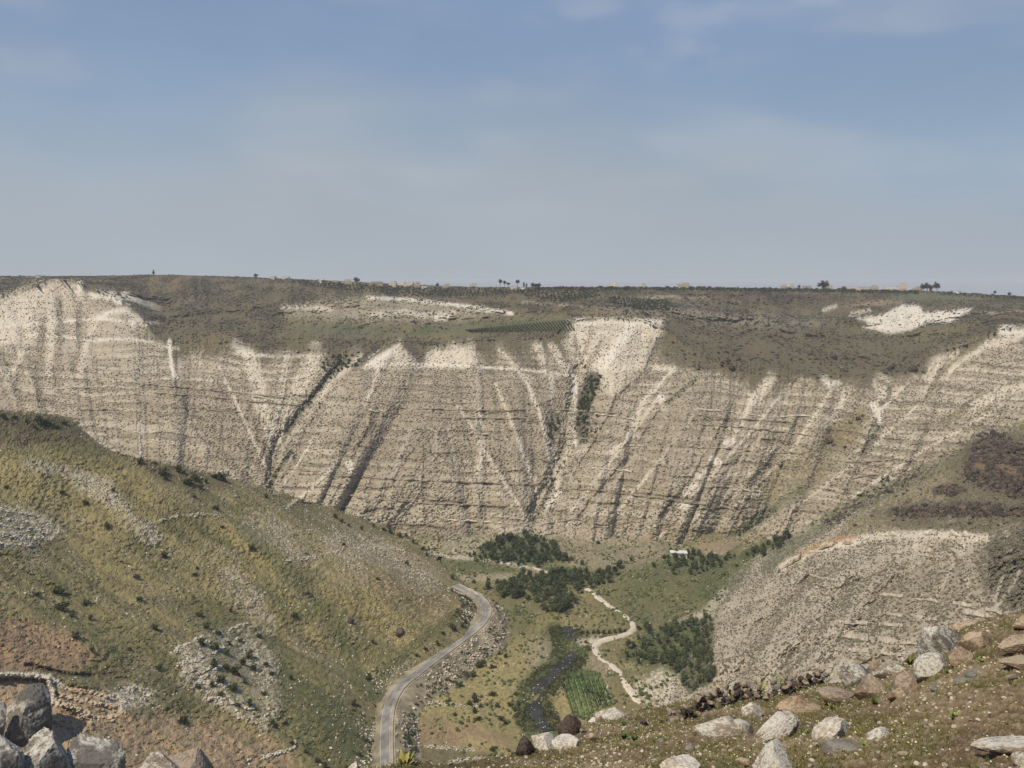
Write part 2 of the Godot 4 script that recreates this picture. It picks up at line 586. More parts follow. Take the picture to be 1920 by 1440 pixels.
	for a in [[365, 770, 420, 850, 470, 900], [455, 700, 480, 790, 510, 880], [605, 760, 560, 850, 520, 920], [955, 730, 990, 830, 1020, 910], [900, 800, 950, 890, 990, 960], [720, 830, 700, 900, 690, 960], [800, 830, 796, 920, 800, 975]]:
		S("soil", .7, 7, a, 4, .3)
	for a in [[1230, 750, 1150, 860, 1070, 960], [1330, 740, 1240, 860, 1150, 970], [1480, 720, 1400, 820, 1300, 930], [1560, 730, 1480, 850, 1380, 950], [1700, 720, 1640, 780, 1560, 860], [1720, 760, 1600, 870, 1480, 960], [1880, 760, 1740, 840, 1600, 930]]:
		S("cream", .7, 4, a, -2, -.5)
	# right of the ravine
	S("cream", .85, 7, [1266, 688, 1240, 715, 1206, 752, 1194, 780, 1176, 826, 1142, 850], -3, -.6)
	S("cream", .7, 13, [1225, 690, 1262, 690], 0, -.4)
	S("soil", .6, 8, [1236, 640, 1212, 700, 1160, 745, 1140, 790, 1118, 830, 1080, 890], 8, .4)
	S("chalk", .9, 11, [1240, 744, 1244, 764], 0, -.9)
	S("green", .8, 4, [1304, 712, 1272, 738, 1248, 758], 4, .4)
	S("soil", .5, 10, [1248, 758, 1190, 850, 1130, 920, 1090, 970], 7, .3)
	S("pale", .7, 4, [1226, 812, 1180, 870, 1130, 930, 1085, 980], -2, -.6)
	G("soil", .6, [1270, 720, 1380, 720, 1330, 830, 1210, 880, 1200, 840], 22, 0, .2)
	S("cream", .85, 18, [1446, 704, 1430, 726, 1412, 752], -3, -.6)
	S("cream", .75, 9, [1412, 752, 1396, 780, 1382, 806], -2, -.5)
	for a in [[1362, 830, 1375, 826], [1335, 860, 1348, 868], [1308, 893, 1318, 886], [1285, 925, 1302, 905], [1278, 950, 1300, 945], [1412, 928, 1424, 922]]:
		S("chalk", .9, 10, a, 0, -.8)
	S("pale", .7, 5, [1502, 705, 1450, 775, 1412, 838, 1356, 895, 1310, 950], 2, -.7)
	S("soil", .5, 9, [1400, 705, 1376, 770, 1340, 830, 1300, 900, 1240, 970], 6, .2)
	S("soil", .6, 12, [1545, 708, 1520, 760, 1470, 840, 1400, 920], 7, .3)
	S("cream", .7, 12, [1588, 730, 1572, 768, 1560, 786], -2, -.5)
	S("chalk", .85, 10, [1544, 705, 1556, 716, 1572, 712], 0, -.6)
	S("cream", .8, 24, [1650, 712, 1662, 735, 1650, 760], 2, -.3)
	S("dark", .7, 5, [1646, 710, 1668, 724, 1668, 745, 1652, 758], 4)
	S("chalk", .9, 8, [1634, 758, 1646, 775, 1650, 790, 1640, 815], 3, -.8)
	G("olive", .85, [1556, 800, 1592, 778, 1618, 766, 1626, 786, 1608, 830, 1576, 850, 1546, 838], 9, 0, -.1)
	G("tan", .5, [1580, 812, 1606, 808, 1600, 836, 1580, 836], 6)
	S("pale", .7, 10, [1640, 800, 1628, 842, 1610, 860], 6, .6)
	S("green", .6, 8, [1650, 800, 1632, 830, 1620, 850], 4, .9)
	G("olive", .5, [1430, 890, 1560, 810, 1600, 850, 1520, 920, 1420, 985, 1380, 980], 18, 0, .2)
	S("green", .5, 14, [1500, 920, 1450, 955, 1400, 985], 5, .5)
	G("cream", .8, [1745, 664, 1800, 650, 1790, 690, 1752, 730, 1734, 748, 1736, 700], 8, -3, -.5)
	S("chalk", .85, 16, [1880, 618, 1925, 622, 2000, 630], 0, -.8)
	S("cream", .8, 14, [1905, 634, 1850, 645, 1800, 672, 1780, 690], -2, -.6)
	S("olive", .7, 8, [1830, 640, 1790, 672, 1760, 704, 1740, 745], 5, .3)
	S("olive", .6, 10, [1925, 712, 1860, 736, 1800, 770, 1770, 790], 5, .3)
	S("cream", .8, 18, [2000, 715, 1925, 724, 1870, 736, 1826, 762], -2, -.5)
	# brown drape that runs down over the rim
	G("brown", .8, [1246, 606, 1300, 600, 1750, 640, 1740, 680, 1690, 700, 1560, 706, 1420, 702, 1300, 696, 1262, 684, 1230, 660], 9, 0, -.2)
	G("brown", .5, [1800, 640, 1880, 600, 1860, 600, 1760, 640, 1740, 670], 8)
	G("brown", .7, [600, 652, 640, 640, 740, 640, 690, 664, 660, 672], 7)
	S("brown", .6, 12, [440, 640, 520, 656, 600, 652])
	S("brown", .6, 14, [860, 636, 960, 632, 1060, 628])


func survey_near() -> void:
	# grassy hillside on the left
	G("dark", .7, [-320, 770, 0, 768, 140, 788, 160, 818, 60, 830, -320, 822], 8, -1, .4)
	G("brown", .5, [-320, 820, 120, 808, 200, 845, 100, 850, -320, 850], 8)
	G("straw", .55, [-320, 850, 100, 845, 250, 880, 200, 930, 60, 940, -320, 930], 20)
	G("brown", .65, [262, 858, 330, 868, 430, 895, 440, 915, 380, 925, 300, 900], 8, 1, .2)
	G("cream", .4, [-320, 930, 0, 945, 70, 960, 118, 985, 116, 1008, 40, 1025, -320, 1040], 8, -1)
	S("cream", .35, 30, [150, 905, 205, 930, 245, 980, 285, 1008], -1)
	S("pale", .5, 20, [50, 870, 110, 880, 200, 905])
	G("cream", .4, [335, 1215, 400, 1185, 465, 1168, 520, 1240, 532, 1330, 500, 1372, 430, 1332, 340, 1275], 10, -1.5)
	G("green", .3, [395, 1190, 440, 1200, 480, 1260, 500, 1340, 440, 1320, 400, 1260], 12)
	S("pale", .45, 40, [430, 1085, 470, 1120, 500, 1170])
	G("tan", .32, [620, 980, 760, 1030, 860, 1110, 880, 1140, 780, 1190, 680, 1110, 560, 1020], 40)
	S("pale", .4, 60, [480, 985, 600, 1040, 660, 1075])
	S("pale", .4, 50, [640, 1010, 740, 1050, 800, 1090])
	G("red", .85, [-320, 1170, 0, 1158, 60, 1160, 140, 1185, 190, 1225, 150, 1262, 60, 1262, -320, 1262], 16, 0, -.5)
	G("tan", .9, [-320, 1262, 0, 1268, 88, 1274, 106, 1312, 172, 1352, 120, 1400, -320, 1420], 5, 5, -.7)
	G("plough", .85, [92, 1268, 130, 1284, 190, 1294, 228, 1310, 222, 1345, 182, 1352, 150, 1328, 108, 1312], 4, 2, -.6)
	S("chalk", .9, 5, [90, 1274, 100, 1296, 100, 1316, 130, 1328, 172, 1354], -2, -1)
	S("chalk", .85, 5, [-60, 1263, 30, 1264, 92, 1268, 116, 1284], 0, -.8)
	S("dark", .8, 5, [50, 1246, 90, 1256, 120, 1264, 176, 1268], 2)
	S("dark", .6, 6, [200, 1264, 246, 1256])
	G("cream", .6, [180, 1302, 250, 1282, 292, 1296, 284, 1318, 230, 1334, 200, 1336], 6)
	G("tan", .85, [110, 1350, 240, 1335, 400, 1350, 560, 1410, 560, 1480, 100, 1480], 24, 0, -.2)
	G("straw", .35, [560, 1010, 760, 1110, 840, 1180, 700, 1230, 560, 1140], 40)
	S("green", .5, 26, [460, 1000, 560, 1080, 640, 1190, 690, 1300])
	S("straw", .5, 18, [420, 990, 520, 1090, 600, 1200])
	S("straw", .55, 22, [560, 1000, 680, 1110, 760, 1190])
	G("green", .55, [520, 1230, 640, 1290, 700, 1400, 700, 1480, 560, 1420, 520, 1340], 26)
	G("green", .4, [0, 1140, 150, 1150, 260, 1220, 220, 1240, 140, 1190], 20)
	S("green", .6, 16, [700, 1300, 730, 1250, 790, 1200, 860, 1150], 0, .5)
	# the chalk hillside on the right
	S("green", .7, 26, [1826, 842, 1700, 903, 1590, 955, 1500, 1012, 1440, 1062], 0, -.3)
	G("olive", .75, [1800, 850, 1920, 790, 2240, 760, 2240, 990, 1920, 985, 1840, 1000, 1640, 1000, 1560, 1012, 1600, 965, 1700, 915], 10, 0, -.5)
	G("brown", .6, [1780, 870, 1830, 815, 1880, 805, 2240, 800, 2240, 960, 1780, 960], 12)
	G("basalt", .75, [1806, 870, 1830, 822, 1870, 813, 1920, 830, 2240, 810, 2240, 930, 1900, 935, 1840, 915, 1806, 900], 12, -2, -.3)
	G("basalt", .8, [1745, 915, 1780, 905, 1815, 918, 1790, 930, 1750, 928], 4, -1, -.6)
	G("basalt", .75, [1640, 962, 1700, 942, 1800, 938, 1900, 946, 2240, 936, 2240, 986, 1900, 976, 1780, 974, 1700, 980], 10, -1, -.5)
	S("ochre", .35, 9, [1830, 872, 1842, 876])
	S("ochre", .35, 10, [1878, 876, 1900, 884])
	G("dark", .75, [1846, 1012, 1920, 985, 2240, 985, 2240, 1160, 1920, 1150, 1862, 1135, 1830, 1070], 14, 0, .3)
	G("brown", .6, [1640, 978, 1920, 976, 2240, 985, 2240, 1000, 1850, 1004, 1700, 994], 6, 0, -.5)
	G("soil", .7, [1640, 1060, 1840, 1050, 1840, 1140, 1720, 1200, 1620, 1190, 1600, 1120], 26, 0, .3)
	S("cream", .9, 13, [1462, 1068, 1480, 1052, 1530, 1030, 1590, 1016, 1650, 1004, 1760, 1002, 1848, 1010], 0, -.8)
	S("ochre", .8, 9, [1496, 1042, 1530, 1024, 1570, 1012, 1600, 1010], 0, -.8)
	S("chalk", .8, 7, [1575, 1022, 1605, 1016], 0, -.8)
	S("cream", .55, 4, [1880, 1080, 1872, 1105, 1864, 1130], 0, -.6)
	S("cream", .6, 4, [1912, 1070, 1890, 1110, 1866, 1140], 0, -.6)
	S("cream", .5, 3, [1788, 1055, 1770, 1090, 1748, 1130], -1, -.4)
	S("pale", .6, 20, [1720, 1150, 1760, 1180, 1720, 1230])
	for a in [[1600, 1090, 1540, 1170, 1460, 1270], [1520, 1085, 1440, 1180, 1390, 1260], [1680, 1090, 1620, 1160, 1560, 1240], [1560, 1060, 1470, 1120, 1400, 1180]]:
		S("soil", .4, 16, a, 4, .35)
	for a in [[1570, 1090, 1500, 1170, 1420, 1270], [1640, 1090, 1580, 1170, 1500, 1260], [1480, 1090, 1400, 1170, 1350, 1250]]:
		S("pale", .5, 20, a, -4, -.2)
	# valley floor
	G("pale", .5, [800, 1015, 1000, 985, 1300, 985, 1500, 940, 1520, 1000, 1300, 1010, 1000, 1020, 860, 1050], 16)
	G("soil", .5, [1000, 1010, 1250, 1000, 1250, 1060, 1170, 1070, 1000, 1050], 12)
	G("green", .85, [880, 1046, 930, 1012, 975, 1002, 1022, 1008, 1052, 1040, 1080, 1052, 1000, 1060, 920, 1054], 6, 0, .3)
	G("green", .75, [816, 1048, 880, 1050, 975, 1064, 962, 1077, 860, 1076, 826, 1060], 4)
	S("cream", .6, 5, [800, 1036, 840, 1043, 900, 1048, 960, 1058, 1000, 1066, 1035, 1076])
	G("pale", .6, [848, 1078, 960, 1076, 1000, 1072, 960, 1090, 870, 1092], 4)
	G("crop", .9, [1008, 1064, 1050, 1060, 1102, 1068, 1086, 1077, 1040, 1078], 3)
	G("green", .85, [916, 1104, 960, 1084, 1020, 1078, 1090, 1074, 1130, 1074, 1172, 1060, 1164, 1078, 1130, 1100, 1080, 1108, 1068, 1112, 1080, 1132, 1060, 1150, 1000, 1142, 940, 1126], 6)
	G("straw", .7, [1066, 1114, 1106, 1110, 1112, 1128, 1080, 1130], 4)
	G("straw", .6, [1128, 1105, 1170, 1092, 1160, 1114, 1136, 1120], 5)
	G("green", .7, [890, 1100, 930, 1122, 1010, 1150, 1040, 1160, 1000, 1180, 980, 1215, 930, 1210, 915, 1150], 12, 0, .3)
	G("straw", .55, [985, 1160, 1060, 1155, 1170, 1160, 1176, 1185, 1090, 1180, 1010, 1180], 7)
	G("green", .6, [1085, 1180, 1180, 1176, 1168, 1192, 1090, 1196], 4)
	G("olive", .6, [1120, 1090, 1250, 1060, 1330, 1080, 1330, 1150, 1250, 1170, 1180, 1160], 20, 0, .3)
	G("green", .5, [1180, 1070, 1240, 1052, 1240, 1100, 1180, 1120], 14)
	G("green", .7, [1236, 1050, 1262, 1036, 1330, 1040, 1372, 1044, 1350, 1066, 1300, 1078, 1244, 1070], 5)
	G("plough", .85, [1303, 1023, 1350, 1011, 1392, 1016, 1362, 1036, 1320, 1038], 3, 0, -.9)
	G("plough", .75, [1186, 1021, 1236, 986, 1272, 976, 1232, 1012], 3, 0, -.9)
	S("cream", .7, 3, [1228, 1013, 1252, 995, 1290, 975, 1330, 955])
	G("olive", .6, [1250, 985, 1340, 990, 1400, 1000, 1300, 1020, 1250, 1010], 8)
	S("green", .9, 13, [1376, 1000, 1405, 984, 1450, 955], 0, .5)
	S("green", .9, 16, [1396, 1042, 1440, 1024, 1478, 1010], 0, .5)
	G("green", .7, [1330, 1050, 1420, 1040, 1400, 1085, 1340, 1140, 1300, 1120], 12, 0, .4)
	S("cream", .6, 14, [1360, 1110, 1320, 1150, 1270, 1172])
	G("olive", .5, [840, 1080, 1000, 1080, 1180, 1100, 1200, 1240, 1000, 1250, 900, 1180], 30)
	G("green", .5, [1120, 1090, 1240, 1060, 1340, 1060, 1330, 1140, 1230, 1180, 1150, 1170], 26)
	G("straw", .6, [890, 1195, 985, 1200, 1000, 1240, 980, 1330, 960, 1400, 760, 1350, 800, 1290, 850, 1230], 20, 0, -.1)
	G("olive", .55, [760, 1330, 960, 1360, 980, 1440, 740, 1480], 14)
	G("red", .55, [752, 1362, 880, 1356, 960, 1392, 950, 1412, 800, 1398], 10, 0, -.4)
	G("brown", .55, [744, 1400, 960, 1412, 960, 1480, 740, 1480], 8, 0, -.4)
	G("straw", .6, [860, 1375, 950, 1400, 962, 1420, 880, 1400], 8)
	G("soil", .5, [990, 1200, 1050, 1190, 1050, 1230, 1010, 1270, 985, 1240], 8)
	S("green", .9, 34, [1040, 1185, 1058, 1220, 1038, 1248, 990, 1290, 982, 1325, 995, 1370], 0, .6)
	S("green", .7, 16, [1086, 1190, 1085, 1225, 1066, 1258, 1035, 1300, 1030, 1340, 1040, 1370], 0, .4)
	G("straw", .7, [1040, 1270, 1056, 1262, 1062, 1290, 1076, 1350, 1050, 1360, 1030, 1320], 6)
	G("crop", .9, [1052, 1278, 1068, 1250, 1124, 1260, 1148, 1322, 1112, 1352, 1076, 1344], 4)
	G("straw", .85, [1060, 1305, 1120, 1300, 1150, 1322, 1112, 1354, 1074, 1346], 14)
	G("crop", .7, [1076, 1214, 1106, 1216, 1096, 1240, 1076, 1240], 4)
	G("cream", .7, [1080, 1200, 1130, 1192, 1126, 1212, 1090, 1210], 6)
	G("soil", .6, [1098, 1230, 1122, 1226, 1150, 1256, 1140, 1290, 1110, 1256], 8)
	G("olive", .65, [1130, 1260, 1180, 1270, 1210, 1330, 1150, 1330], 10, 0, .5)
	G("green", .85, [1160, 1230, 1190, 1205, 1208, 1188, 1250, 1172, 1340, 1158, 1336, 1280, 1290, 1300, 1272, 1268, 1240, 1252, 1196, 1248], 6)
	G("cream", .6, [1186, 1290, 1240, 1252, 1270, 1270, 1250, 1320, 1210, 1316], 10, 0, .3)


func far_d(u: float, v: float, d0: float) -> float:
	return (FLOOR + .55 * d0) / ((v - HZ) / F + .55)


func scatter(v: PackedVector3Array, cols: int, den: PackedFloat32Array, buf: PackedFloat32Array, smin: float, smax: float, flat: float, c0: Color, c1: Color, sink := .1) -> void:
	var rows := v.size() / cols
	for j in rows - 1:
		for i in cols - 1:
			var k := j * cols + i
			var q := den[k]
			if q <= 0: continue
			var e1 := v[k + 1] - v[k]
			var e2 := v[k + cols] - v[k]
			var n := q * e1.cross(e2).length()
			var m := int(n)
			if rng.randf() < n - m: m += 1
			for t in mini(m, 14):
				var s := lerpf(smin, smax, pow(rng.randf(), 2.0))
				add_row(buf, v[k] + e1 * rng.randf() + e2 * rng.randf() + Vector3(0, s * flat * .5 - s * sink, 0), rbasis(s, s * flat), c0.lerp(c1, rng.randf()))


func mixn(c: Color, u: float, v: float, n: float) -> Color:   # survey colour over a base colour, its edges frayed by noise
	var o := survey_color(u, v)
	var a := clampf(o.a + o.a * (1.0 - o.a) * 2.6 * n, 0, 1)
	return c.lerp(Color(o.r, o.g, o.b), a)


func build_far() -> void:
	var rim := pts([-320, 600, -150, 585, 0, 556, 60, 538, 100, 524, 150, 530, 200, 552, 250, 580, 310, 640, 440, 642, 520, 660, 600, 655, 640, 668, 680, 676, 715, 655, 745, 638, 800, 650, 830, 645, 880, 638, 960, 634, 1030, 630, 1065, 606, 1100, 597, 1190, 598, 1250, 622, 1300, 655, 1360, 684, 1430, 700, 1560, 706, 1700, 696, 1745, 664, 1800, 648, 1850, 630, 1885, 614, 1925, 612, 2050, 618, 2240, 620])
	var sky := pts([-320, 514, 0, 517, 150, 518, 290, 515, 380, 517, 480, 520, 640, 527, 780, 534, 900, 538, 1150, 538, 1400, 540, 1560, 542, 1700, 544, 1800, 549, 1920, 556, 2240, 566])
	var foot := pts([-320, 860, 0, 880, 300, 850, 500, 832, 620, 815, 1000, 800, 1400, 780, 1600, 745, 1800, 700, 1920, 660, 2240, 560])
	var du := 2.5
	var cols := int(2560 / du) + 1
	var rows := 205
	var v := PackedVector3Array()
	var c := PackedColorArray()
	var den := PackedFloat32Array()
	v.resize(cols * rows)
	c.resize(cols * rows)
	den.resize(cols * rows)
	var rp := 66
	var pv := PackedVector3Array()
	var pc := PackedColorArray()
	var pd := PackedFloat32Array()
	pv.resize(cols * (rp + 4))
	pc.resize(cols * (rp + 4))
	pd.resize(cols * (rp + 4))
	var soil: Color = PAL.soil
	var pale: Color = PAL.pale
	var brown: Color = PAL.brown
	for i in cols:
		var u := -320 + i * du
		var v0 := spl(rim, u)
		var vr := v0 + n_c.get_noise_1d(u * 1.2) * 3.0
		var d0 := spl(foot, u)
		var vb := HZ + (FLOOR + 26.0) * F / (d0 - 8.0)
		var dr := 0.0
		for j in rows:
			var t := float(j) / (rows - 1)
			var w := vr + (vb - vr) * t
			var d := far_d(u, w, d0)
			var q := P(u, w, d)
			var sv := survey(u, w)
			var fade := sstep(0, .06, t)
			# spurs and furrows that run down the slope
			var rise := 1.0 + (q.y + FLOOR) / 150.0
			var sp1 := (q.x + 253.0) / rise
			var sp2 := (q.x - 22.0) / rise + maxf(0, q.x - 250.0) * .2
			var part := sstep(-200, 0, q.x)
			var rib := lerpf(n_r.get_noise_2d(sp1 * 1.7 - 253, q.y * .06), n_r.get_noise_2d(sp2 * 1.7 + 22, q.y * .06), part)
			var rib2 := lerpf(n_r.get_noise_2d(sp1 * .6 - 220, q.y * .05), n_r.get_noise_2d(sp2 * .6 + 55, q.y * .05), part)
			var rib3 := lerpf(n_r.get_noise_2d(sp1 * 4.0 + 90, q.y * .3), n_r.get_noise_2d(sp2 * 4.0 + 90, q.y * .3), part)
			# three broad spurs between the ravines
			var g1 := lerpf(665.0, 508.0, clampf((w - 660.0) / 255.0, -.2, 1.3))
			var g2 := lerpf(1085.0, 1000.0, clampf((w - 700.0) / 275.0, -.2, 1.2))
			var g3 := lerpf(1665.0, 1400.0, clampf((w - 700.0) / 300.0, -.2, 1.2))
			var bulge := 0.0
			if u < g1: bulge = sin(clampf((g1 - u) / (g1 - 40.0), 0, 1) * PI) * 26.0
			elif u < g2: bulge = sin((u - g1) / (g2 - g1) * PI) * 30.0
			elif u < g3: bulge = sin((u - g2) / (g3 - g2) * PI) * 34.0
			else: bulge = sin(clampf((u - g3) / 420.0, 0, 1) * PI) * 20.0
			d += (rib * 4.5 + rib2 * 14.0 + rib3 * 2.0 - bulge * sstep(0, .3, t) * (1.0 - .85 * sstep(.62, .97, t))) * fade + sv.x * (.2 + .3 * fade)
			# beds: risers and treads
			var s := q.y + q.x * .022 + n_a.get_noise_2d(q.x * .4, q.z * .4) * 6.0
			var fr := fposmod(s / 8.5, 1.0)
			var bed := clampf(n_b.get_noise_2d(q.x * .35, floorf(s / 8.5) * 40.0) * 2.2 + .35, 0, 1) * fade
			d += bed * 6.0 * ((0.0 if fr < .3 else (fr - .3) / .7) - fr + .3)
			var fine := n_c.get_noise_2d(q.x * 1.4, q.y * 1.8 - q.z * .5)
			d += fine * 1.6 * fade
			q = P(u, w, d)
			var k := j * cols + i
			v[k] = q
			note(u, w, q)
			var big := n_a.get_noise_2d(q.x * .55, q.y * 1.1)
			var band := n_b.get_noise_2d(q.x * .06, s * 3.2)
			var m := clampf(.42 + band * 1.0 + big * .6 - rib * .35 + fine * .4 + (1.0 - sstep(0, .45, t)) * .3, 0, 1)
			var col := soil.lerp(pale, m)
			var thin := fposmod(s / 2.9, 1.0)
			var lay2 := n_b.get_noise_2d(q.x * .25, floorf(s / 2.9) * 60.0)
			if lay2 > .0: col = col.lerp(PAL.olive if thin > .72 else PAL.pale, minf(.6, lay2 * 2.0) * (1.0 if thin > .72 else .4))
			if fr < .3 and bed > .3: col = col.lerp(PAL.cream, bed * .5)
			elif fr > .84: col = col.lerp(PAL.dark, bed * .55)
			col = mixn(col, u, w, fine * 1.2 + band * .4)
			var drape := 1.0 - sstep(-14, 26, w - vr + fine * 16.0 + n_a.get_noise_2d(q.x * 1.6, 7) * 18.0 + rib * 16.0 - 14.0)
			col = col.lerp(mixn(brown, u, w - 6, fine), drape)
			c[k] = col
			den[k] = maxf(0, .085 * (1.0 + sv.y) * (.95 + big * .7 - band * .7 + rib * .5) * (1.35 if fr > .72 else 1.0))
			if j == 0: dr = d
		# plateau above the rim
		var vs := spl(sky, u)
		var ds := 1700.0 + n_a.get_noise_1d(u * .5) * 120.0
		for j in rp + 4:
			var k := j * cols + i
			var q: Vector3
			var w := vs
			if j < 4:
				q = P(u, vs, ds)
				var far: float = [4500.0, 2200.0, 500.0, 90.0][j]
				q = Vector3((u - CX) / F * (ds + far), q.y - [300.0, 110.0, 22.0, 4.0][j], -(ds + far))
			else:
				var t := float(j - 4) / (rp - 1)
				t = 1.0 - pow(1.0 - t, 1.15)
				w = vs + (vr - vs) * t
				var dd := 1.0 / lerpf(1.0 / ds, 1.0 / (far_d(u, v0, d0)), (w - vs) / (v0 - vs)) + (dr - far_d(u, v0, d0)) * sstep(.9, 1.0, t)
				var e := sin(t * PI) * clampf((v0 - vs) / 60.0, .05, 1.0)
				q = P(u, w, dd)
				dd += e * (n_a.get_noise_2d(q.x * .35, q.z * .35) * 45.0 + n_c.get_noise_2d(q.x * .3, q.z * .3) * 7.0 + survey(u, w).x)
				q = P(u, w, dd)
				note(u, w, q)
			pv[k] = q
			var nn := n_b.get_noise_2d(q.x * .35, q.z * .2)
			var nf := n_c.get_noise_2d(q.x * .5, q.z * .3)
			var ng := n_c.get_noise_2d(q.x * 1.7, q.z * .9)
			var col := brown.lerp(PAL.dark, clampf(.25 + nn * .8 + nf * .7, 0, .9)).lerp(PAL.olive, clampf(nn * -1.1 + nf * .4 + .16, 0, .5))
			pc[k] = mixn(col * (1.0 + ng * .5), u, w, nf * .8 + ng * 1.2)
			pd[k] = maxf(0, .022 * (1.0 + survey(u, w).y) * (1.0 + nn * 1.5)) if j >= 4 else 0.0
	ground("escarpment", v, c, cols)
	ground("plateau", pv, pc, cols)
	var b := PackedFloat32Array()
	scatter(v, cols, den, b, .4, 1.25, .7, Color(.105, .095, .062), Color(.215, .19, .132))
	many("garrigue_scrub", lump(4, 1, .22, 0), M.tint, b, "low grey green scrub speckling the whole pale far escarpment")
	b = PackedFloat32Array()
	scatter(pv, cols, pd, b, .6, 1.9, .75, Color(.03, .032, .018), Color(.09, .082, .05))
	many("plateau_scrub", lump(5, 1, .22, 0), M.tint, b, "small dark scrub dotted over the brown plateau above the escarpment")


func left_d(a: float, b: float) -> float:
	var d := 500.0
	for k in 4:
		var xf := roadx[clampi(int(d), 0, 1199)] - 6.0
		d = clampf((ROADY - .5 * xf) / (b - .5 * a), 150, 900)
	return d


func build_left() -> void:
	var ridge := pts([-320, 745, -100, 765, 0, 770, 60, 773, 130, 783, 150, 800, 190, 835, 240, 853, 300, 868, 370, 884, 430, 897, 470, 910, 520, 922, 600, 948, 660, 968, 720, 990, 770, 1010, 800, 1035, 840, 1070, 870, 1098, 890, 1118, 925, 1150])
	var low := pts([-320, 1600, 600, 1600, 720, 1520, 925, 1330])
	var du := 2.6
	var cols := int(1245 / du) + 1
	var rows := 265
	var n := cols * (rows + 4)
	var v := PackedVector3Array()
	var c := PackedColorArray()
	var den := PackedFloat32Array()
	var sto := PackedFloat32Array()
	v.resize(n)
	c.resize(n)
	den.resize(n)
	sto.resize(n)
	for i in cols:
		var u := -320 + i * du
		var vr := spl(ridge, u) + n_c.get_noise_1d(u * 3.0 + 400) * 4.0
		var vl := spl(low, u)
		var a := (u - CX) / F
		for jj in rows:
			var j := rows + 3 - jj        # near to far, so that the crest is known before what lies behind it
			var t := float(j - 4) / (rows - 1)
			var w := vr + (vl - vr) * t
			var d := left_d(a, (w - HZ) / F)
			var q := P(u, w, d)
			var off: float = roadx[clampi(int(d), 0, 1199)] - 6.0 - q.x     # distance from the road's edge
			var fade := sstep(0, 26, off)
			var sv := survey(u, w)
			# shallow runnels straight down the slope
			var run := n_r.get_noise_2d(q.z * 1.6 + off * .25, off * .22)
			d += fade * (run * 3.0 + n_a.get_noise_2d(q.x, q.z) * 5.0 + sv.x * 1.2) + fade * n_c.get_noise_2d(q.x * 1.6, q.z * 1.6) * .9
			q = P(u, w, d)
			var k := j * cols + i
			v[k] = q
			note(u, w, q)
			var big := n_a.get_noise_2d(q.x * .8 + 300, q.z * .8)
			var mid := n_b.get_noise_2d(q.x * .8, q.z * .8)
			var fine := n_c.get_noise_2d(q.x * 1.6, q.z * 1.6)
			var streak := n_r.get_noise_2d(q.z * 3.2 + off * .55 + 70, off * .3)
			var col: Color = PAL.olive.lerp(PAL.green, clampf(.16 + streak * .55 + big * .4 + fine * .3, 0, .6))
			col = col.lerp(PAL.straw, clampf(.25 - big * .6 - streak * .4 + mid * .4 + fine * .4, 0, .65))
			var bare := clampf(mid * 1.1 + fine * .9 - .12 + big * .3, 0, 1)
			col = col.lerp(PAL.soil, bare * .6)
			c[k] = mixn(col, u, w, fine * 1.1 + mid * .5)
			den[k] = maxf(0, .27 * (1.0 + sv.y) * (.7 + mid + streak * .6))
			var rk := survey_color(u, w)
			var rocky := rk.a * sstep(.2, .34, rk.r) if rk.b > .2 else 0.0
			sto[k] = maxf(0, .030 * (.45 + mid * 1.2 + sstep(380, 700, u) * .8) + rocky * .24)
		for j in 4:
			var top := v[4 * cols + i]
			var dd: float = [340.0, 170.0, 60.0, 14.0][j]
			var k := j * cols + i
			v[k] = Vector3(a * (-top.z + dd), maxf(top.y - [250.0, 110.0, 26.0, 3.0][j], -FLOOR - 12), top.z - dd)
			c[k] = PAL.olive
	ground("hillside", v, c, cols)
	var b := PackedFloat32Array()
	scatter(v, cols, den, b, .15, .55, .8, Color(.085, .085, .038), Color(.19, .17, .08))
	many("hillside_tufts", lump(6, 1, .28, 0), M.tint, b, "low olive tufts of dry scrub all over the grassy left hillside")
	b = PackedFloat32Array()
	scatter(v, cols, sto, b, .18, .8, .75, Color(.29, .25, .185), Color(.53, .48, .38), .22)
	many("limestone_rubble", lump(7, 1, .16, 3), M.tint, b, "loose white limestone rubble strewn on the grassy left hillside")


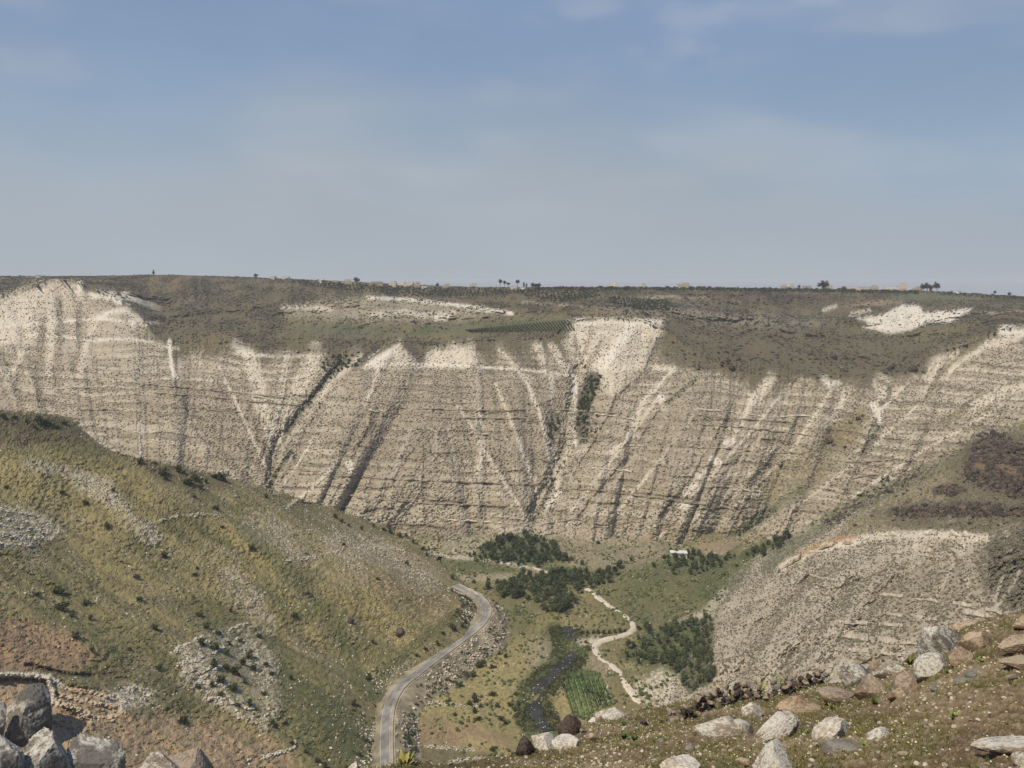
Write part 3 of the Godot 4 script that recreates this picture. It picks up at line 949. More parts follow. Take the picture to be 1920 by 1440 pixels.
func build_right() -> void:
	var ridge := pts([1150, 1420, 1200, 1340, 1232, 1290, 1330, 1125, 1392, 1064, 1450, 1028, 1490, 1010, 1520, 996, 1580, 957, 1640, 925, 1700, 898, 1760, 872, 1800, 850, 1815, 836, 1840, 822, 1870, 810, 1920, 795, 2050, 765, 2240, 740])
	var du := 2.6
	var cols := int(1090 / du) + 1
	var rows := 235
	var n := cols * (rows + 4)
	var v := PackedVector3Array()
	var c := PackedColorArray()
	var den := PackedFloat32Array()
	var blk := PackedFloat32Array()
	v.resize(n)
	c.resize(n)
	den.resize(n)
	blk.resize(n)
	for i in cols:
		var u := 1150 + i * du
		var vr := spl(ridge, u) + n_c.get_noise_1d(u * 3.0 + 900) * 4.0
		var a := (u - CX) / F
		for jj in rows:
			var j := rows + 3 - jj
			var t := float(j - 4) / (rows - 1)
			var w := vr + (1470 - vr) * t
			var bb := (w - HZ) / F
			var d := 172.0 / maxf(.12, bb + .55 * a - .275)
			var q := P(u, w, d)
			var up := q.y + FLOOR
			var fade := sstep(2, 30, up)
			var sv := survey(u, w)
			var across := q.x * .894 + q.z * .447      # distance up the slope
			var along := -q.z * .894 + q.x * .447
			var rib := n_r.get_noise_2d(along * 1.3, across * .16 + 40)
			d += fade * (rib * 3.2 + n_a.get_noise_2d(q.x, q.z) * 5.0 + sv.x)
			var s := q.y - q.x * .03 + n_a.get_noise_2d(q.x * .5, q.z * .5 + 50) * 4.0
			var fr := fposmod(s / 6.0, 1.0)
			var bed := clampf(n_b.get_noise_2d(along * .5, floorf(s / 6.0) * 40.0) * 2.0 + .35, 0, 1) * fade * sstep(1420, 1560, u)
			d += bed * 4.6 * ((0.0 if fr < .3 else (fr - .3) / .7) - fr + .3)
			var fine := n_c.get_noise_2d(q.x * 1.5, q.z * 1.5)
			d += fade * fine * 1.2 + (fine + n_a.get_noise_2d(q.x * 5.0, q.z * 5.0) * 1.5) * 4.0 * sstep(.55, .9, survey_color(u, w).a) * (1.0 - sstep(.055, .09, survey_color(u, w).r))
			q = P(u, w, d)
			var k := j * cols + i
			v[k] = q
			note(u, w, q)
			var big := n_a.get_noise_2d(q.x * .8, q.z * .8 + 90)
			var band := n_b.get_noise_2d(along * .1, s * 4.0)
			var col: Color = PAL.soil.lerp(PAL.pale.lerp(PAL.cream, .3), clampf(.8 + fine * .6 + band * .5 + big * .4 - rib * .35, 0, 1))
			if fr < .3: col = col.lerp(PAL.cream, bed * .8)
			elif fr > .84: col = col.lerp(PAL.dark, bed * .5)
			c[k] = mixn(col, u, w, fine * 1.1 + band * .3)
			den[k] = maxf(0, .27 * (1.0 + sv.y) * (.95 + big * .5 + rib * .2 - band * .5))
			var rk := survey_color(u, w)
			blk[k] = 0.0 if w > 985 else rk.a * .34 * (1.0 - sstep(.058, .086, rk.r)) * clampf(1.0 + fine * 2.0, .2, 2.0)
		for j in 4:
			var top := v[4 * cols + i]
			var dd: float = [300.0, 120.0, 45.0, 10.0][j]
			var k := j * cols + i
			v[k] = Vector3(a * (-top.z + dd), maxf(top.y - [240.0, 80.0, 20.0, 2.0][j], -FLOOR - 12), top.z - dd)
			c[k] = PAL.soil
	ground("chalk_slope", v, c, cols)
	var b := PackedFloat32Array()
	scatter(v, cols, den, b, .22, .75, .85, Color(.075, .07, .042), Color(.17, .15, .10))
	many("chalk_slope_scrub", lump(8, 1, .25, 0), M.tint, b, "dark scrub speckling the pale chalk slope on the right")
	b = PackedFloat32Array()
	scatter(v, cols, blk, b, .4, 2.0, .9, Color(.022, .018, .016), Color(.10, .072, .052), .25)
	many("basalt_rubble", lump(9, 1, .14, 5), M.tint, b, "broken dark basalt blocks of the outcrop on the right crest")


func build_floor() -> void:
	var du := 2.6
	var cols := int(1500 / du) + 1
	var rows := 255
	var v := PackedVector3Array()
	var c := PackedColorArray()
	var den := PackedFloat32Array()
	var sto := PackedFloat32Array()
	v.resize(cols * rows)
	c.resize(cols * rows)
	den.resize(cols * rows)
	sto.resize(cols * rows)
	for i in cols:
		var u := 300 + i * du
		for j in rows:
			var w := 976.0 + 620.0 * j / (rows - 1)
			var d := FLOOR * F / (w - HZ)
			var q := P(u, w, d)
			var sv := survey(u, w)
			var hum := n_a.get_noise_2d(q.x * 1.2, q.z * 1.2) * 3.0 + n_c.get_noise_2d(q.x * 1.5, q.z * 1.5) * .5
			d = (FLOOR - hum) * F / (w - HZ) + sv.x
			q = P(u, w, d)
			var k := j * cols + i
			v[k] = q
			note(u, w, q)
			var mid := n_b.get_noise_2d(q.x, q.z)
			var fine := n_c.get_noise_2d(q.x * 1.8, q.z * 1.8)
			var col: Color = PAL.olive.lerp(PAL.straw, clampf(.25 + mid * .8 + fine * .7, 0, 1)).lerp(PAL.green, clampf(-mid * .9 + fine * .6, 0, .8))
			col = col.lerp(PAL.pale, sstep(.1, .5, fine + mid * .6) * .4)
			c[k] = mixn(col, u, w, fine * 1.3)
			den[k] = maxf(0, .11 * (1.0 + sv.y * 1.6) * (.6 + mid * 1.8))
			sto[k] = maxf(0, .012 * (1.0 + mid * 2.0)) * (1.0 + .6 * sstep(1120, 1200, u))
	ground("valley_floor", v, c, cols)
	var b := PackedFloat32Array()
	scatter(v, cols, den, b, .25, 1.2, .8, Color(.04, .052, .022), Color(.12, .125, .052))
	many("valley_scrub", lump(10, 1, .28, 0), M.tint, b, "green scrub and reeds scattered over the valley floor")
	b = PackedFloat32Array()
	scatter(v, cols, sto, b, .2, .8, .7, Color(.27, .245, .18), Color(.46, .42, .33), .2)
	many("valley_stones", lump(7, 1, .16, 3), M.tint, b, "pale stones lying loose on the valley floor")


func build_ledge() -> void:      # the stony ground in front of the camera
	var edge := pts([-420, 1560, 0, 1500, 400, 1478, 640, 1455, 690, 1447, 760, 1440, 900, 1424, 960, 1413, 1000, 1400, 1060, 1378, 1110, 1356, 1150, 1345, 1230, 1327, 1280, 1314, 1420, 1302, 1500, 1288, 1570, 1278, 1640, 1264, 1700, 1238, 1740, 1216, 1775, 1192, 1810, 1172, 1860, 1158, 1920, 1148, 2240, 1110])
	var de := pts([-420, 9, 0, 9.2, 640, 11, 900, 13, 1000, 14.5, 1150, 20, 1280, 22, 1420, 22, 1570, 21, 1720, 17.5, 1800, 16, 1920, 15, 2240, 13])
	var db := pts([-420, 8.6, 0, 8.6, 640, 10, 900, 10, 1000, 9.6, 1280, 8, 1500, 7.4, 1920, 6.8, 2240, 6.4])
	var du := 3.0
	var cols := int(2660 / du) + 1
	var rows := 175
	var all := rows + 5 + 7
	var v := PackedVector3Array()
	var c := PackedColorArray()
	var den := PackedFloat32Array()
	var flo := PackedFloat32Array()
	var peb := PackedFloat32Array()
	v.resize(cols * all)
	c.resize(cols * all)
	den.resize(cols * all)
	flo.resize(cols * all)
	peb.resize(cols * all)
	for i in cols:
		var u := -420 + i * du
		var a := (u - CX) / F
		var ve := spl(edge, u) + n_c.get_noise_1d(u * 3.0) * 3.0
		var d1 := spl(de, u)
		var d2 := spl(db, u)
		var top := P(u, ve, d1)
		var vb := maxf(1480.0, ve + 12)
		for j in all:
			var k := j * cols + i
			var q: Vector3
			var w := 2000.0
			if j < 5:
				var dd: float = [330.0, 110.0, 30.0, 7.0, 1.2][j]
				q = Vector3(a * (d1 + dd), top.y - dd * [.97, .97, .95, .9, .85][j], -d1 - dd)
			elif j < 5 + rows:
				var t := float(j - 5) / (rows - 1)
				w = ve + (vb - ve) * t
				q = P(u, w, 1.0 / lerpf(1.0 / d1, 1.0 / d2, t))
			else:
				var base := P(u, vb, d2)
				var dd: float = [d2 * .8, d2 * .55, 2.4, 0.0, -4.0, -15.0, -60.0][j - 5 - rows]
				q = Vector3(a * maxf(d2 * .55, absf(dd)), lerpf(-1.65, base.y, clampf(dd / d2, 0, 1)) + maxf(0, -dd) * .12, -dd)
			var mid := n_a.get_noise_2d(q.x * 26.0, q.z * 26.0)
			var fine := n_c.get_noise_2d(q.x * 30.0, q.z * 30.0)
			var tiny := n_c.get_noise_2d(q.x * 140.0, q.z * 140.0)
			if j >= 5: q.y += mid * .10 + fine * .035 + tiny * .012
			v[k] = q
			if j >= 5 and j < 5 + rows: note(u, w, q)
			var patch := n_b.get_noise_2d(q.x * 14.0 + 70, q.z * 14.0)
			var col := Color(.12, .082, .043).lerp(Color(.255, .19, .105), clampf(.45 + mid * .9 + fine * .6, 0, 1))
			col = col.lerp(Color(.125, .118, .05), clampf(patch * 1.2 + tiny * .6 + .02, 0, .6))
			col = col.lerp(Color(.40, .33, .22), sstep(.15, .5, tiny + fine * .4) * .45)
			c[k] = mixn(col, u, w, fine)
			if j >= 5:
				var lawn := clampf(patch * 1.7 + .55, 0.05, 1.3) * (1.0 + survey(u, w).y)
				den[k] = 300.0 * lawn
				flo[k] = maxf(0, 26.0 * (.3 + lawn * .6 + fine))
				peb[k] = maxf(0, 34.0 * (.7 + mid + fine * 1.4))
	ground("stony_ground", v, c, cols, true)
	var b := PackedFloat32Array()
	var keep := rows + 8
	var sub := v.slice(0, cols * keep)
	scatter(sub, cols, den, b, .016, .055, 1.0, Color(.065, .075, .024), Color(.24, .20, .085), .5)
	many("grass_tufts", tuft(3), M.tint, b, "short green and straw coloured grass growing between the rocks of the ledge")
	b = PackedFloat32Array()
	scatter(sub, cols, flo, b, .006, .014, .8, Color(.62, .60, .46), Color(.55, .48, .16), -1.2)
	many("small_flowers", lump(11, 0, .1, 0), M.tint, b, "tiny pale and yellow flowers dotted through the grass of the ledge")
	b = PackedFloat32Array()
	scatter(sub, cols, peb, b, .006, .034, .6, Color(.15, .11, .075), Color(.44, .39, .30), .1)
	many("ledge_pebbles", lump(12, 1, .14, 3), M.tint, b, "pebbles and stone chips on the brown soil of the ledge")


func tuft(sd: int) -> ArrayMesh:
	var r := RandomNumberGenerator.new()
	r.seed = sd
	var v := PackedVector3Array()
	var c := PackedColorArray()
	var idx := PackedInt32Array()
	for k in 9:
		var a := r.randf() * TAU
		var o := Vector3(cos(a), 0, sin(a))
		var s := Vector3(-o.z, 0, o.x) * .09
		var h := r.randf_range(.5, 1.3)
		var q := v.size()
		v.append_array(PackedVector3Array([o * .2 - s, o * .2 + s, o * (.3 + r.randf() * .7) + Vector3(0, h, 0)]))
		var m := r.randf_range(.7, 1.25)
		for t in 3: c.append(Color(m, m, m * .95))
		idx.append_array(PackedInt32Array([q, q + 2, q + 1]))
	return arr_mesh(v, c, idx)


func smooth_path(p: PackedVector3Array, step: float, passes: int) -> PackedVector3Array:
	var cv := Curve3D.new()
	for i in p.size():
		var t := (p[mini(i + 1, p.size() - 1)] - p[maxi(i - 1, 0)]) / 6.0
		cv.add_point(p[i], -t, t)
	var n := int(cv.get_baked_length() / step)
	var r := PackedVector3Array()
	for i in n + 1: r.append(cv.sample_baked(i * step))
	for k in passes:
		for i in range(1, r.size() - 1): r[i].y = (r[i - 1].y + r[i].y + r[i + 1].y) / 3.0
	return r


func sweep(p: PackedVector3Array, prof: Array, wob: float, c: Color, cn: float, sd: float) -> ArrayMesh:   # prof: [offset to the right, height] pairs
	var v := PackedVector3Array()
	var cc := PackedColorArray()
	var cols := prof.size()
	for j in p.size():
		var i := p.size() - 1 - j
		var t := (p[mini(i + 1, p.size() - 1)] - p[maxi(i - 1, 0)])
		t.y = 0
		t = t.normalized()
		var r := Vector3(-t.z, 0, t.x)
		for q in prof:
			var o: float = q[0] + n_c.get_noise_2d(i * 1.3 + sd, float(q[0]) * 6.0) * wob
			var w := p[i] + r * o + Vector3(0, q[1], 0)
			v.append(w)
			var m := 1.0 + n_c.get_noise_2d(w.x * 2.0, w.z * 2.0) * cn + n_b.get_noise_2d(w.x * 1.3, w.z * 1.3) * cn
			cc.append(Color(c.r * m, c.g * m, c.b * m))
	var idx := grid_index(cols, p.size())
	return arr_mesh(v, cc, idx, smooth_normals(v, idx))


func pix(a: Array) -> PackedVector3Array:
	var r := PackedVector3Array()
	for q in pts(a): r.append(hit(q.x, q.y))
	return r


func build_roads() -> void:
	var p := smooth_path(road_world(), 3.0, 0)
	tag(put("road", sweep(p, [[-2.7, .0], [-1.8, .03], [-.9, .06], [0, .08], [.9, .06], [1.8, .03], [2.7, .0]], .1, Color(.19, .178, .15), .42, 3), M.ground), "", "", "", "structure")
	for s in [-1.0, 1.0]:
		tag(put("road_marking", sweep(p, ([[-2.5, .03], [-2.37, .034]] if s < 0 else [[2.37, .034], [2.5, .03]]), 0, Color(.5, .49, .45), .2, 3), M.ground), "", "", "", "structure")
	tag(put("road_verge", sweep(p, [[-7.0, .6], [-5.2, -.02], [-3.8, -.1], [-2.62, -.03]], .5, PAL.soil.lerp(PAL.olive, .4), .5, 9), M.ground), "", "", "", "structure")
	tag(put("road_verge", sweep(p, [[2.62, -.03], [3.8, -.06], [5.4, -.1]], 0, PAL.soil, .4, 11), M.ground), "", "", "", "structure")
	tag(put("road_embankment", sweep(p, [[5.3, -.12], [7.0, -1.0], [9.0, -2.8], [11, -4.2], [14, -6.6], [17, -8.6], [21, -11.5]], 1.2, PAL.soil.lerp(PAL.olive, .35), .6, 17), M.ground), "", "", "", "structure")
	var par := put("roadside_parapet", sweep(p, [[3.9, -.1], [3.9, .5], [4.2, .5], [4.2, -.5]], .05, Color(.38, .34, .27), .3, 5), M.ground)
	tag(par, "low pale stone parapet along the valley side of the asphalt road", "wall")
	# rubble on the embankment and on the cut above the road
	var b := PackedFloat32Array()
	for i in p.size() - 1:
		var t := (p[i + 1] - p[i]).normalized()
		var r := Vector3(-t.z, 0, t.x)
		var amount := clampf(n_b.get_noise_1d(i * 2.2) * 1.6 + .75, .15, 1.6)
		for k in int(12 * amount):
			var o := rng.randf_range(5.8, 19.0)
			add_row(b, p[i] + t * rng.randf_range(0, 3) + r * o + Vector3(0, -.1 - maxf(0, o - 5.5) * .72, 0), rbasis(lerpf(.25, 1.1, pow(rng.randf(), 2)), rng.randf_range(.3, .7)), Color(.28, .24, .175).lerp(Color(.48, .43, .34), rng.randf()))
		for k in int(10 * clampf(n_b.get_noise_1d(i * 2.0 + 300) * 2.0 + .5, 0, 1.4)):
			var o := rng.randf_range(-15.0, -6.0)
			add_row(b, p[i] + t * rng.randf_range(0, 3) + r * o + Vector3(0, (-o - 6) * .5, 0), rbasis(lerpf(.25, .9, pow(rng.randf(), 2)), rng.randf_range(.3, .7)), Color(.34, .30, .23).lerp(Color(.54, .49, .40), rng.randf()))
	many("roadside_rubble", lump(13, 1, .15, 4), M.tint, b, "pale rubble tipped down the embankment below the road and on its cut bank")
	b = PackedFloat32Array()
	for i in p.size() - 1:
		var t := (p[i + 1] - p[i]).normalized()
		var r := Vector3(-t.z, 0, t.x)
		for k in 9:
			var o := rng.randf_range(-19.0, -6.5)
			if n_b.get_noise_2d(i * 2.5, o * 3) > -.05:
				var s := lerpf(.4, 1.5, pow(rng.randf(), 2))
				add_row(b, p[i] + t * rng.randf_range(0, 3) + r * o + Vector3(0, (-o - 6) * .5 + s * .3, 0), rbasis(s, s * .9), Color(.03, .04, .018).lerp(Color(.09, .095, .04), rng.randf()))
			o = rng.randf_range(8.0, 24.0)
			if n_b.get_noise_2d(i * 2.5 + 500, o * 3) > .0:
				var s := lerpf(.4, 1.6, pow(rng.randf(), 2))
				add_row(b, p[i] + t * rng.randf_range(0, 3) + r * o + Vector3(0, -maxf(0, o - 5.5) * .7 + s * .3, 0), rbasis(s, s * .9), Color(.03, .042, .018).lerp(Color(.085, .095, .038), rng.randf()))
	many("roadside_scrub", M.bushlet, M.tint, b, "dark scrub along the foot of the hillside beside the road")
	# gravel tracks
	var tr := smooth_path(pix([1100, 1104, 1114, 1112, 1133, 1130, 1160, 1147, 1180, 1163, 1188, 1174, 1184, 1182, 1170, 1190, 1130, 1199, 1117, 1209, 1118, 1222, 1128, 1236, 1143, 1246, 1163, 1262, 1177, 1287, 1193, 1308, 1206, 1320]), 2.0, 12)
	for i in tr.size(): tr[i].y += .35
	tag(put("dirt_track", sweep(tr, [[-2.9, -1.2], [-1.9, -.02], [-.9, .0], [0, .08], [.9, .0], [1.9, -.02], [2.9, -1.3]], .35, Color(.44, .385, .295), .2, 40), M.ground), "", "", "", "structure")
	tr = smooth_path(pix([800, 1038, 830, 1043, 880, 1046, 930, 1053, 970, 1060, 1000, 1066, 1025, 1073, 1040, 1080]), 3.0, 12)
	for i in tr.size(): tr[i].y += .5
	tag(put("dirt_track", sweep(tr, [[-2.6, -1.4], [-1.4, 0], [0, .08], [1.4, 0], [2.6, -1.4]], .4, Color(.42, .37, .28), .2, 48), M.ground), "", "", "", "structure")
	tr = smooth_path(pix([1142, 1252, 1143, 1270, 1138, 1290, 1134, 1306]), 2.0, 8)
	for i in tr.size(): tr[i].y += .25
	tag(put("dirt_path", sweep(tr, [[-.8, -.9], [-.4, 0], [.4, 0], [.8, -.9]], .3, Color(.38, .33, .24), .2, 52), M.ground), "", "", "", "structure")
	# river with stones in its bed
	var rv := pix([1062, 1176, 1068, 1190, 1073, 1208, 1073, 1226, 1062, 1245, 1042, 1262, 1022, 1279, 1008, 1296, 1001, 1318, 1006, 1340, 1014, 1358, 1026, 1374])
	var lv := -1e9
	for q in rv: lv = maxf(lv, q.y)
	var ww := smooth_path(rv, 2.0, 40)
	for i in ww.size(): ww[i].y += .8
	var wm := sweep(ww, [[-4.4, -.5], [-3.6, 0], [-1.5, 0], [1.5, 0], [3.6, 0], [4.4, -.5]], 2.6, Color(.034, .034, .028), .35, 60)
	tag(put("river", wm, M.water), "", "", "", "structure")
	var b2 := PackedFloat32Array()
	for i in ww.size() - 1:
		for k in 1:
			var s := lerpf(.15, .5, pow(rng.randf(), 2))
			add_row(b2, ww[i] + Vector3(rng.randf_range(-5, 5), .05, rng.randf_range(-1, 1)), rbasis(s, s * .7), Color(.30, .28, .24).lerp(Color(.52, .49, .43), rng.randf()))
	many("river_stones", lump(14, 1, .15, 3), M.tint, b2, "pale stones breaking the surface of the shallow dark river")
	var b3 := PackedFloat32Array()
	for i in ww.size() - 1:
		for k in 20:
			var o := (rng.randf_range(3.2, 12.0) if rng.randf() < .35 else rng.randf_range(-14.0, -3.2))
			var s := lerpf(.35, 1.5, pow(rng.randf(), 1.8))
			add_row(b3, ww[i] + Vector3(o, s * .3 - .3, rng.randf_range(-1.5, 1.5)), rbasis(s, s * rng.randf_range(.8, 1.5)), Color(.055, .07, .028).lerp(Color(.14, .145, .06), rng.randf()))
	many("riverside_reeds", M.bushlet, M.tint, b3, "dense green reeds and bushes lining both banks of the river")


func road_world() -> PackedVector3Array:
	var r := PackedVector3Array()
	for q in pts([714, 1660, 717, 1540, 722, 1440, 722, 1378, 728, 1325, 748, 1288, 787, 1256, 827, 1226, 862, 1200, 886, 1182, 902, 1166, 911, 1149, 907, 1133, 896, 1121, 878, 1110, 850, 1096]):
		r.append(P(q.x, q.y, ROADY * F / (q.y - HZ)))
	return r


func build_rock_ledges() -> void:
	# [height, jut, tone, points]
	var far := [
		[2.6, 2.2, 0, [560, 888, 640, 894, 740, 900, 840, 904, 940, 908, 1000, 911, 1040, 914]], [2.6, 2.2, 0, [1050, 915, 1090, 918, 1160, 925, 1230, 935, 1290, 945, 1340, 950]], [1.6, 1.6, 0, [520, 878, 590, 884, 660, 893]],
		[1.8, 1.8, 0, [600, 925, 700, 936, 800, 945, 900, 948, 980, 950]], [1.3, 1.3, 0, [620, 905, 700, 915, 790, 920]], [1.8, 1.6, 0, [240, 718, 340, 727, 450, 738, 560, 750]], [1.5, 1.6, 0, [260, 736, 380, 743, 490, 755, 600, 766]],
		[1.8, 1.6, 1, [20, 727, 110, 729, 180, 726, 240, 724]], [1.6, 1.4, 0, [640, 745, 760, 766, 900, 771, 1010, 768]], [1.6, 1.4, 0, [640, 762, 740, 775, 830, 785, 1010, 785]], [2.0, 1.8, 0, [1000, 768, 1080, 771, 1170, 777]], [1.8, 1.6, 0, [1040, 784, 1130, 796]],
		[2.6, 2.6, 2, [878, 814, 900, 816, 922, 815]], [1.8, 1.6, 0, [1040, 820, 1110, 825, 1180, 831]], [1.6, 1.4, 1, [1290, 767, 1370, 773, 1440, 784, 1536, 779]], [1.6, 1.4, 0, [1290, 779, 1350, 783, 1410, 788, 1500, 793]], [1.8, 1.6, 0, [1290, 795, 1400, 803, 1530, 819]],
		[2.8, 2.6, 2, [1288, 837, 1320, 840, 1350, 840, 1380, 845]], [1.4, 1.4, 0, [1390, 845, 1440, 849, 1500, 851]], [1.8, 1.8, 1, [1110, 776, 1150, 782, 1200, 790]], [1.6, 1.4, 1, [1070, 875, 1130, 880, 1200, 886]], [1.3, 1.3, 1, [1364, 918, 1430, 923]],
		[1.6, 1.5, 1, [830, 976, 900, 979, 965, 982]], [2.2, 2.0, 1, [690, 770, 705, 773, 722, 772]], [2.4, 2.2, 2, [688, 782, 702, 786, 720, 784]], [1.6, 1.6, 1, [470, 744, 500, 748, 520, 752]], [1.4, 1.4, 0, [280, 760, 380, 768, 470, 776]], [1.4, 1.3, 0, [60, 760, 130, 768, 240, 770]], [1.4, 1.3, 1, [1150, 830, 1170, 834, 1210, 838]],
		[1.5, 1.4, 0, [560, 940, 640, 952, 720, 960]], [1.5, 1.4, 0, [1010, 985, 1080, 975, 1160, 990]], [1.4, 1.2, 0, [650, 720, 740, 728, 830, 735]], [1.2, 1.2, 1, [940, 730, 1000, 733]], [1.3, 1.3, 0, [1540, 860, 1600, 868, 1680, 862]], [1.3, 1.3, 0, [1600, 896, 1660, 888, 1720, 890]],
	]
	for a in far: ledge(a)
	for a in [
		[1.0, 1.8, 2, [1600, 1112, 1690, 1120, 1800, 1135, 1900, 1156]], [1.6, 3.4, 2, [1578, 1194, 1600, 1197, 1635, 1202, 1670, 1207, 1722, 1207]], [1.0, 1.8, 2, [1550, 1168, 1640, 1172, 1722, 1178]], [.9, 1.8, 2, [1546, 1249, 1570, 1252, 1594, 1252]], [.9, 1.6, 2, [1486, 1070, 1530, 1083, 1600, 1095]],
		[.7, 1.0, 2, [1570, 1026, 1640, 1033, 1700, 1040, 1790, 1048, 1850, 1055]], [.9, 1.7, 2, [1640, 1150, 1700, 1157, 1770, 1166]], [.9, 1.8, 2, [1560, 1220, 1620, 1222, 1700, 1232]], [3.2, 1.6, 3, [1452, 1082, 1466, 1068, 1482, 1058, 1500, 1048, 1530, 1034]], [3.4, 1.8, 3, [1532, 1034, 1552, 1026, 1580, 1022, 1606, 1020]],
		[2.6, 1.8, 1, [1612, 1014, 1640, 1008, 1660, 1004, 1690, 1006]], [3.0, 2.0, 1, [1690, 1008, 1730, 1002, 1780, 1004, 1852, 1012]], [1.4, 2.2, 2, [1800, 1150, 1840, 1158, 1880, 1166]], [1.3, 1.2, 0, [1610, 1008, 1650, 1020, 1690, 1022]],
	]: ledge(a)
	for a in [
		[.9, .8, 1, [273, 984, 300, 976, 333, 968, 370, 965, 413, 964]], [.8, .8, 1, [545, 999, 575, 995, 602, 992]], [.9, .8, 1, [530, 1051, 580, 1046, 640, 1034]], [.9, .8, 1, [436, 1134, 465, 1128, 494, 1120]], [1.1, 1.0, 1, [326, 1222, 355, 1206, 388, 1190]], [1.0, .9, 1, [408, 1188, 435, 1178, 464, 1168]], [1.1, .9, 1, [330, 1248, 370, 1236, 420, 1214]],
		[.9, .8, 1, [490, 1421, 525, 1411, 551, 1404, 554, 1390]], [1.0, .9, 1, [0, 955, 30, 960, 80, 968]], [1.0, .9, 1, [-20, 968, 40, 976, 100, 984]], [1.0, .9, 1, [-20, 984, 40, 990, 112, 998]], [1.0, .9, 1, [-10, 1000, 40, 1006, 104, 1010]], [1.0, .9, 1, [-20, 1016, 20, 1020, 60, 1022]],
		[1.0, .9, 0, [640, 1030, 700, 1026, 760, 1032]], [.8, .8, 1, [600, 1010, 650, 1005, 720, 1010]], [1.4, 1.0, 1, [-40, 1266, 0, 1266, 40, 1266, 90, 1272, 110, 1282]],
		[1.0, .9, 1, [340, 1262, 380, 1256, 420, 1250]], [1.0, .9, 1, [350, 1282, 390, 1280, 430, 1286]], [1.0, .9, 1, [380, 1310, 420, 1312, 470, 1330]],
	]: stone_row(a, "rock_ledge")
	for a in [[2.2, 1.2, 3, [120, 1290, 150, 1296, 188, 1302, 214, 1312]], [2.2, 1.2, 3, [112, 1302, 146, 1312, 180, 1318, 218, 1326]], [2.2, 1.2, 3, [110, 1314, 130, 1324, 158, 1332, 176, 1346]], [1.8, 1.2, 3, [176, 1346, 200, 1345, 224, 1340]]]: stone_row(a, "rock_ledge")
	for a in [[.7, .6, 1, [742, 1392, 790, 1399, 840, 1403, 892, 1406]], [.7, .6, 1, [800, 1318, 850, 1322, 904, 1325]], [.7, .6, 1, [840, 1430, 880, 1424, 910, 1422]]]: stone_row(a, "field_wall")


func ledge(a: Array, called := "rock_ledge") -> void:
	var tone: Color = [PAL.soil, PAL.cream, PAL.pale, PAL.tan.lerp(PAL.cream, .6)][a[2]]
	var p := PackedVector3Array()
	var q := pts(a[3])
	for i in q.size() - 1:
		var n := maxi(2, int(q[i].distance_to(q[i + 1]) / 2.6))
		for k in n:
			var w := q[i].lerp(q[i + 1], float(k) / n)
			w.y += n_c.get_noise_1d(w.x * 3.0 + w.y) * 3.5
			p.append(hit(w.x, w.y))
	for k in 3:
		for i in range(1, p.size() - 1): p[i] = p[i] * .5 + (p[i - 1] + p[i + 1]) * .25
	var v := PackedVector3Array()
	var c := PackedColorArray()
	var m := p.size()
	for r in 5:
		for i in m:
			var o := Vector3(-p[i].x, 0, -p[i].z).normalized()
			var end := sstep(0, .12, minf(i, m - 1 - i) / float(m))
			var nz := n_c.get_noise_2d(p[i].x * .7, p[i].y + p[i].z * .7)
			var k := clampf(.62 + nz * .8 + n_b.get_noise_1d(p[i].x * .7 + p[i].z) * .9, .08, 1.2) * end
			var h: float = a[0] * k
			var j: float = a[1] * (k * .8 + .1) * end
			var w := p[i]
			if r == 0: w += -o * 1.6 * a[1] + Vector3(0, h * .9 + .1, 0)
			elif r == 1: w += o * j * .75 + Vector3(0, h, 0)
			elif r == 2: w += o * j + Vector3(0, h * .75, 0)
			elif r == 3: w += o * (j * .75 + nz * .5) + Vector3(0, h * .22, 0)
			else: w += -o * (.6 * a[1]) + Vector3(0, -.3, 0)
			v.append(w)
			var s := 1.0 + n_c.get_noise_2d(w.x * 4.0, w.y * 9.0 + w.z) * .45
			c.append(Color(tone.r * s, tone.g * s, tone.b * s))
	tag(put(called, arr_mesh(v, c, grid_index(m, 5)), M.ground), "", "", "", "structure")


func stone_row(a: Array, called: String) -> void:      # a line of weathered stones laid or left along the slope
	var q := pts(a[3])
	var st := SurfaceTool.new()
	st.begin(Mesh.PRIMITIVE_TRIANGLES)
	for i in q.size() - 1:
		var n := int(q[i].distance_to(q[i + 1]) * 3.0)
		for k in n:
			var w := q[i].lerp(q[i + 1], rng.randf()) + Vector2(0, rng.randfn() * 2.0)
			if n_b.get_noise_1d(w.x * 3.0 + w.y * 2.0) < -.18: continue
			var p := hit(w.x, w.y)
			var s: float = minf(a[0], 1.1) * rng.randf_range(.18, .58)
			st.append_from(M.stones[rng.randi() % 3], 0, Transform3D(rbasis(s * rng.randf_range(.9, 1.6), s * .7), p + Vector3(0, s * .25, 0)))
	var o := put(called, st.commit(), M.bank if a[2] == 3 else M.stone_row)
	if called == "rock_ledge": tag(o, "", "", "", "structure")
	else: tag(o, ["low broken stone wall across the reddish meadow beside the road", "low broken stone wall at the upper edge of the valley meadow", "short stone wall at the foot of the reddish meadow"][used[called]], "wall", "field walls in the valley meadow")


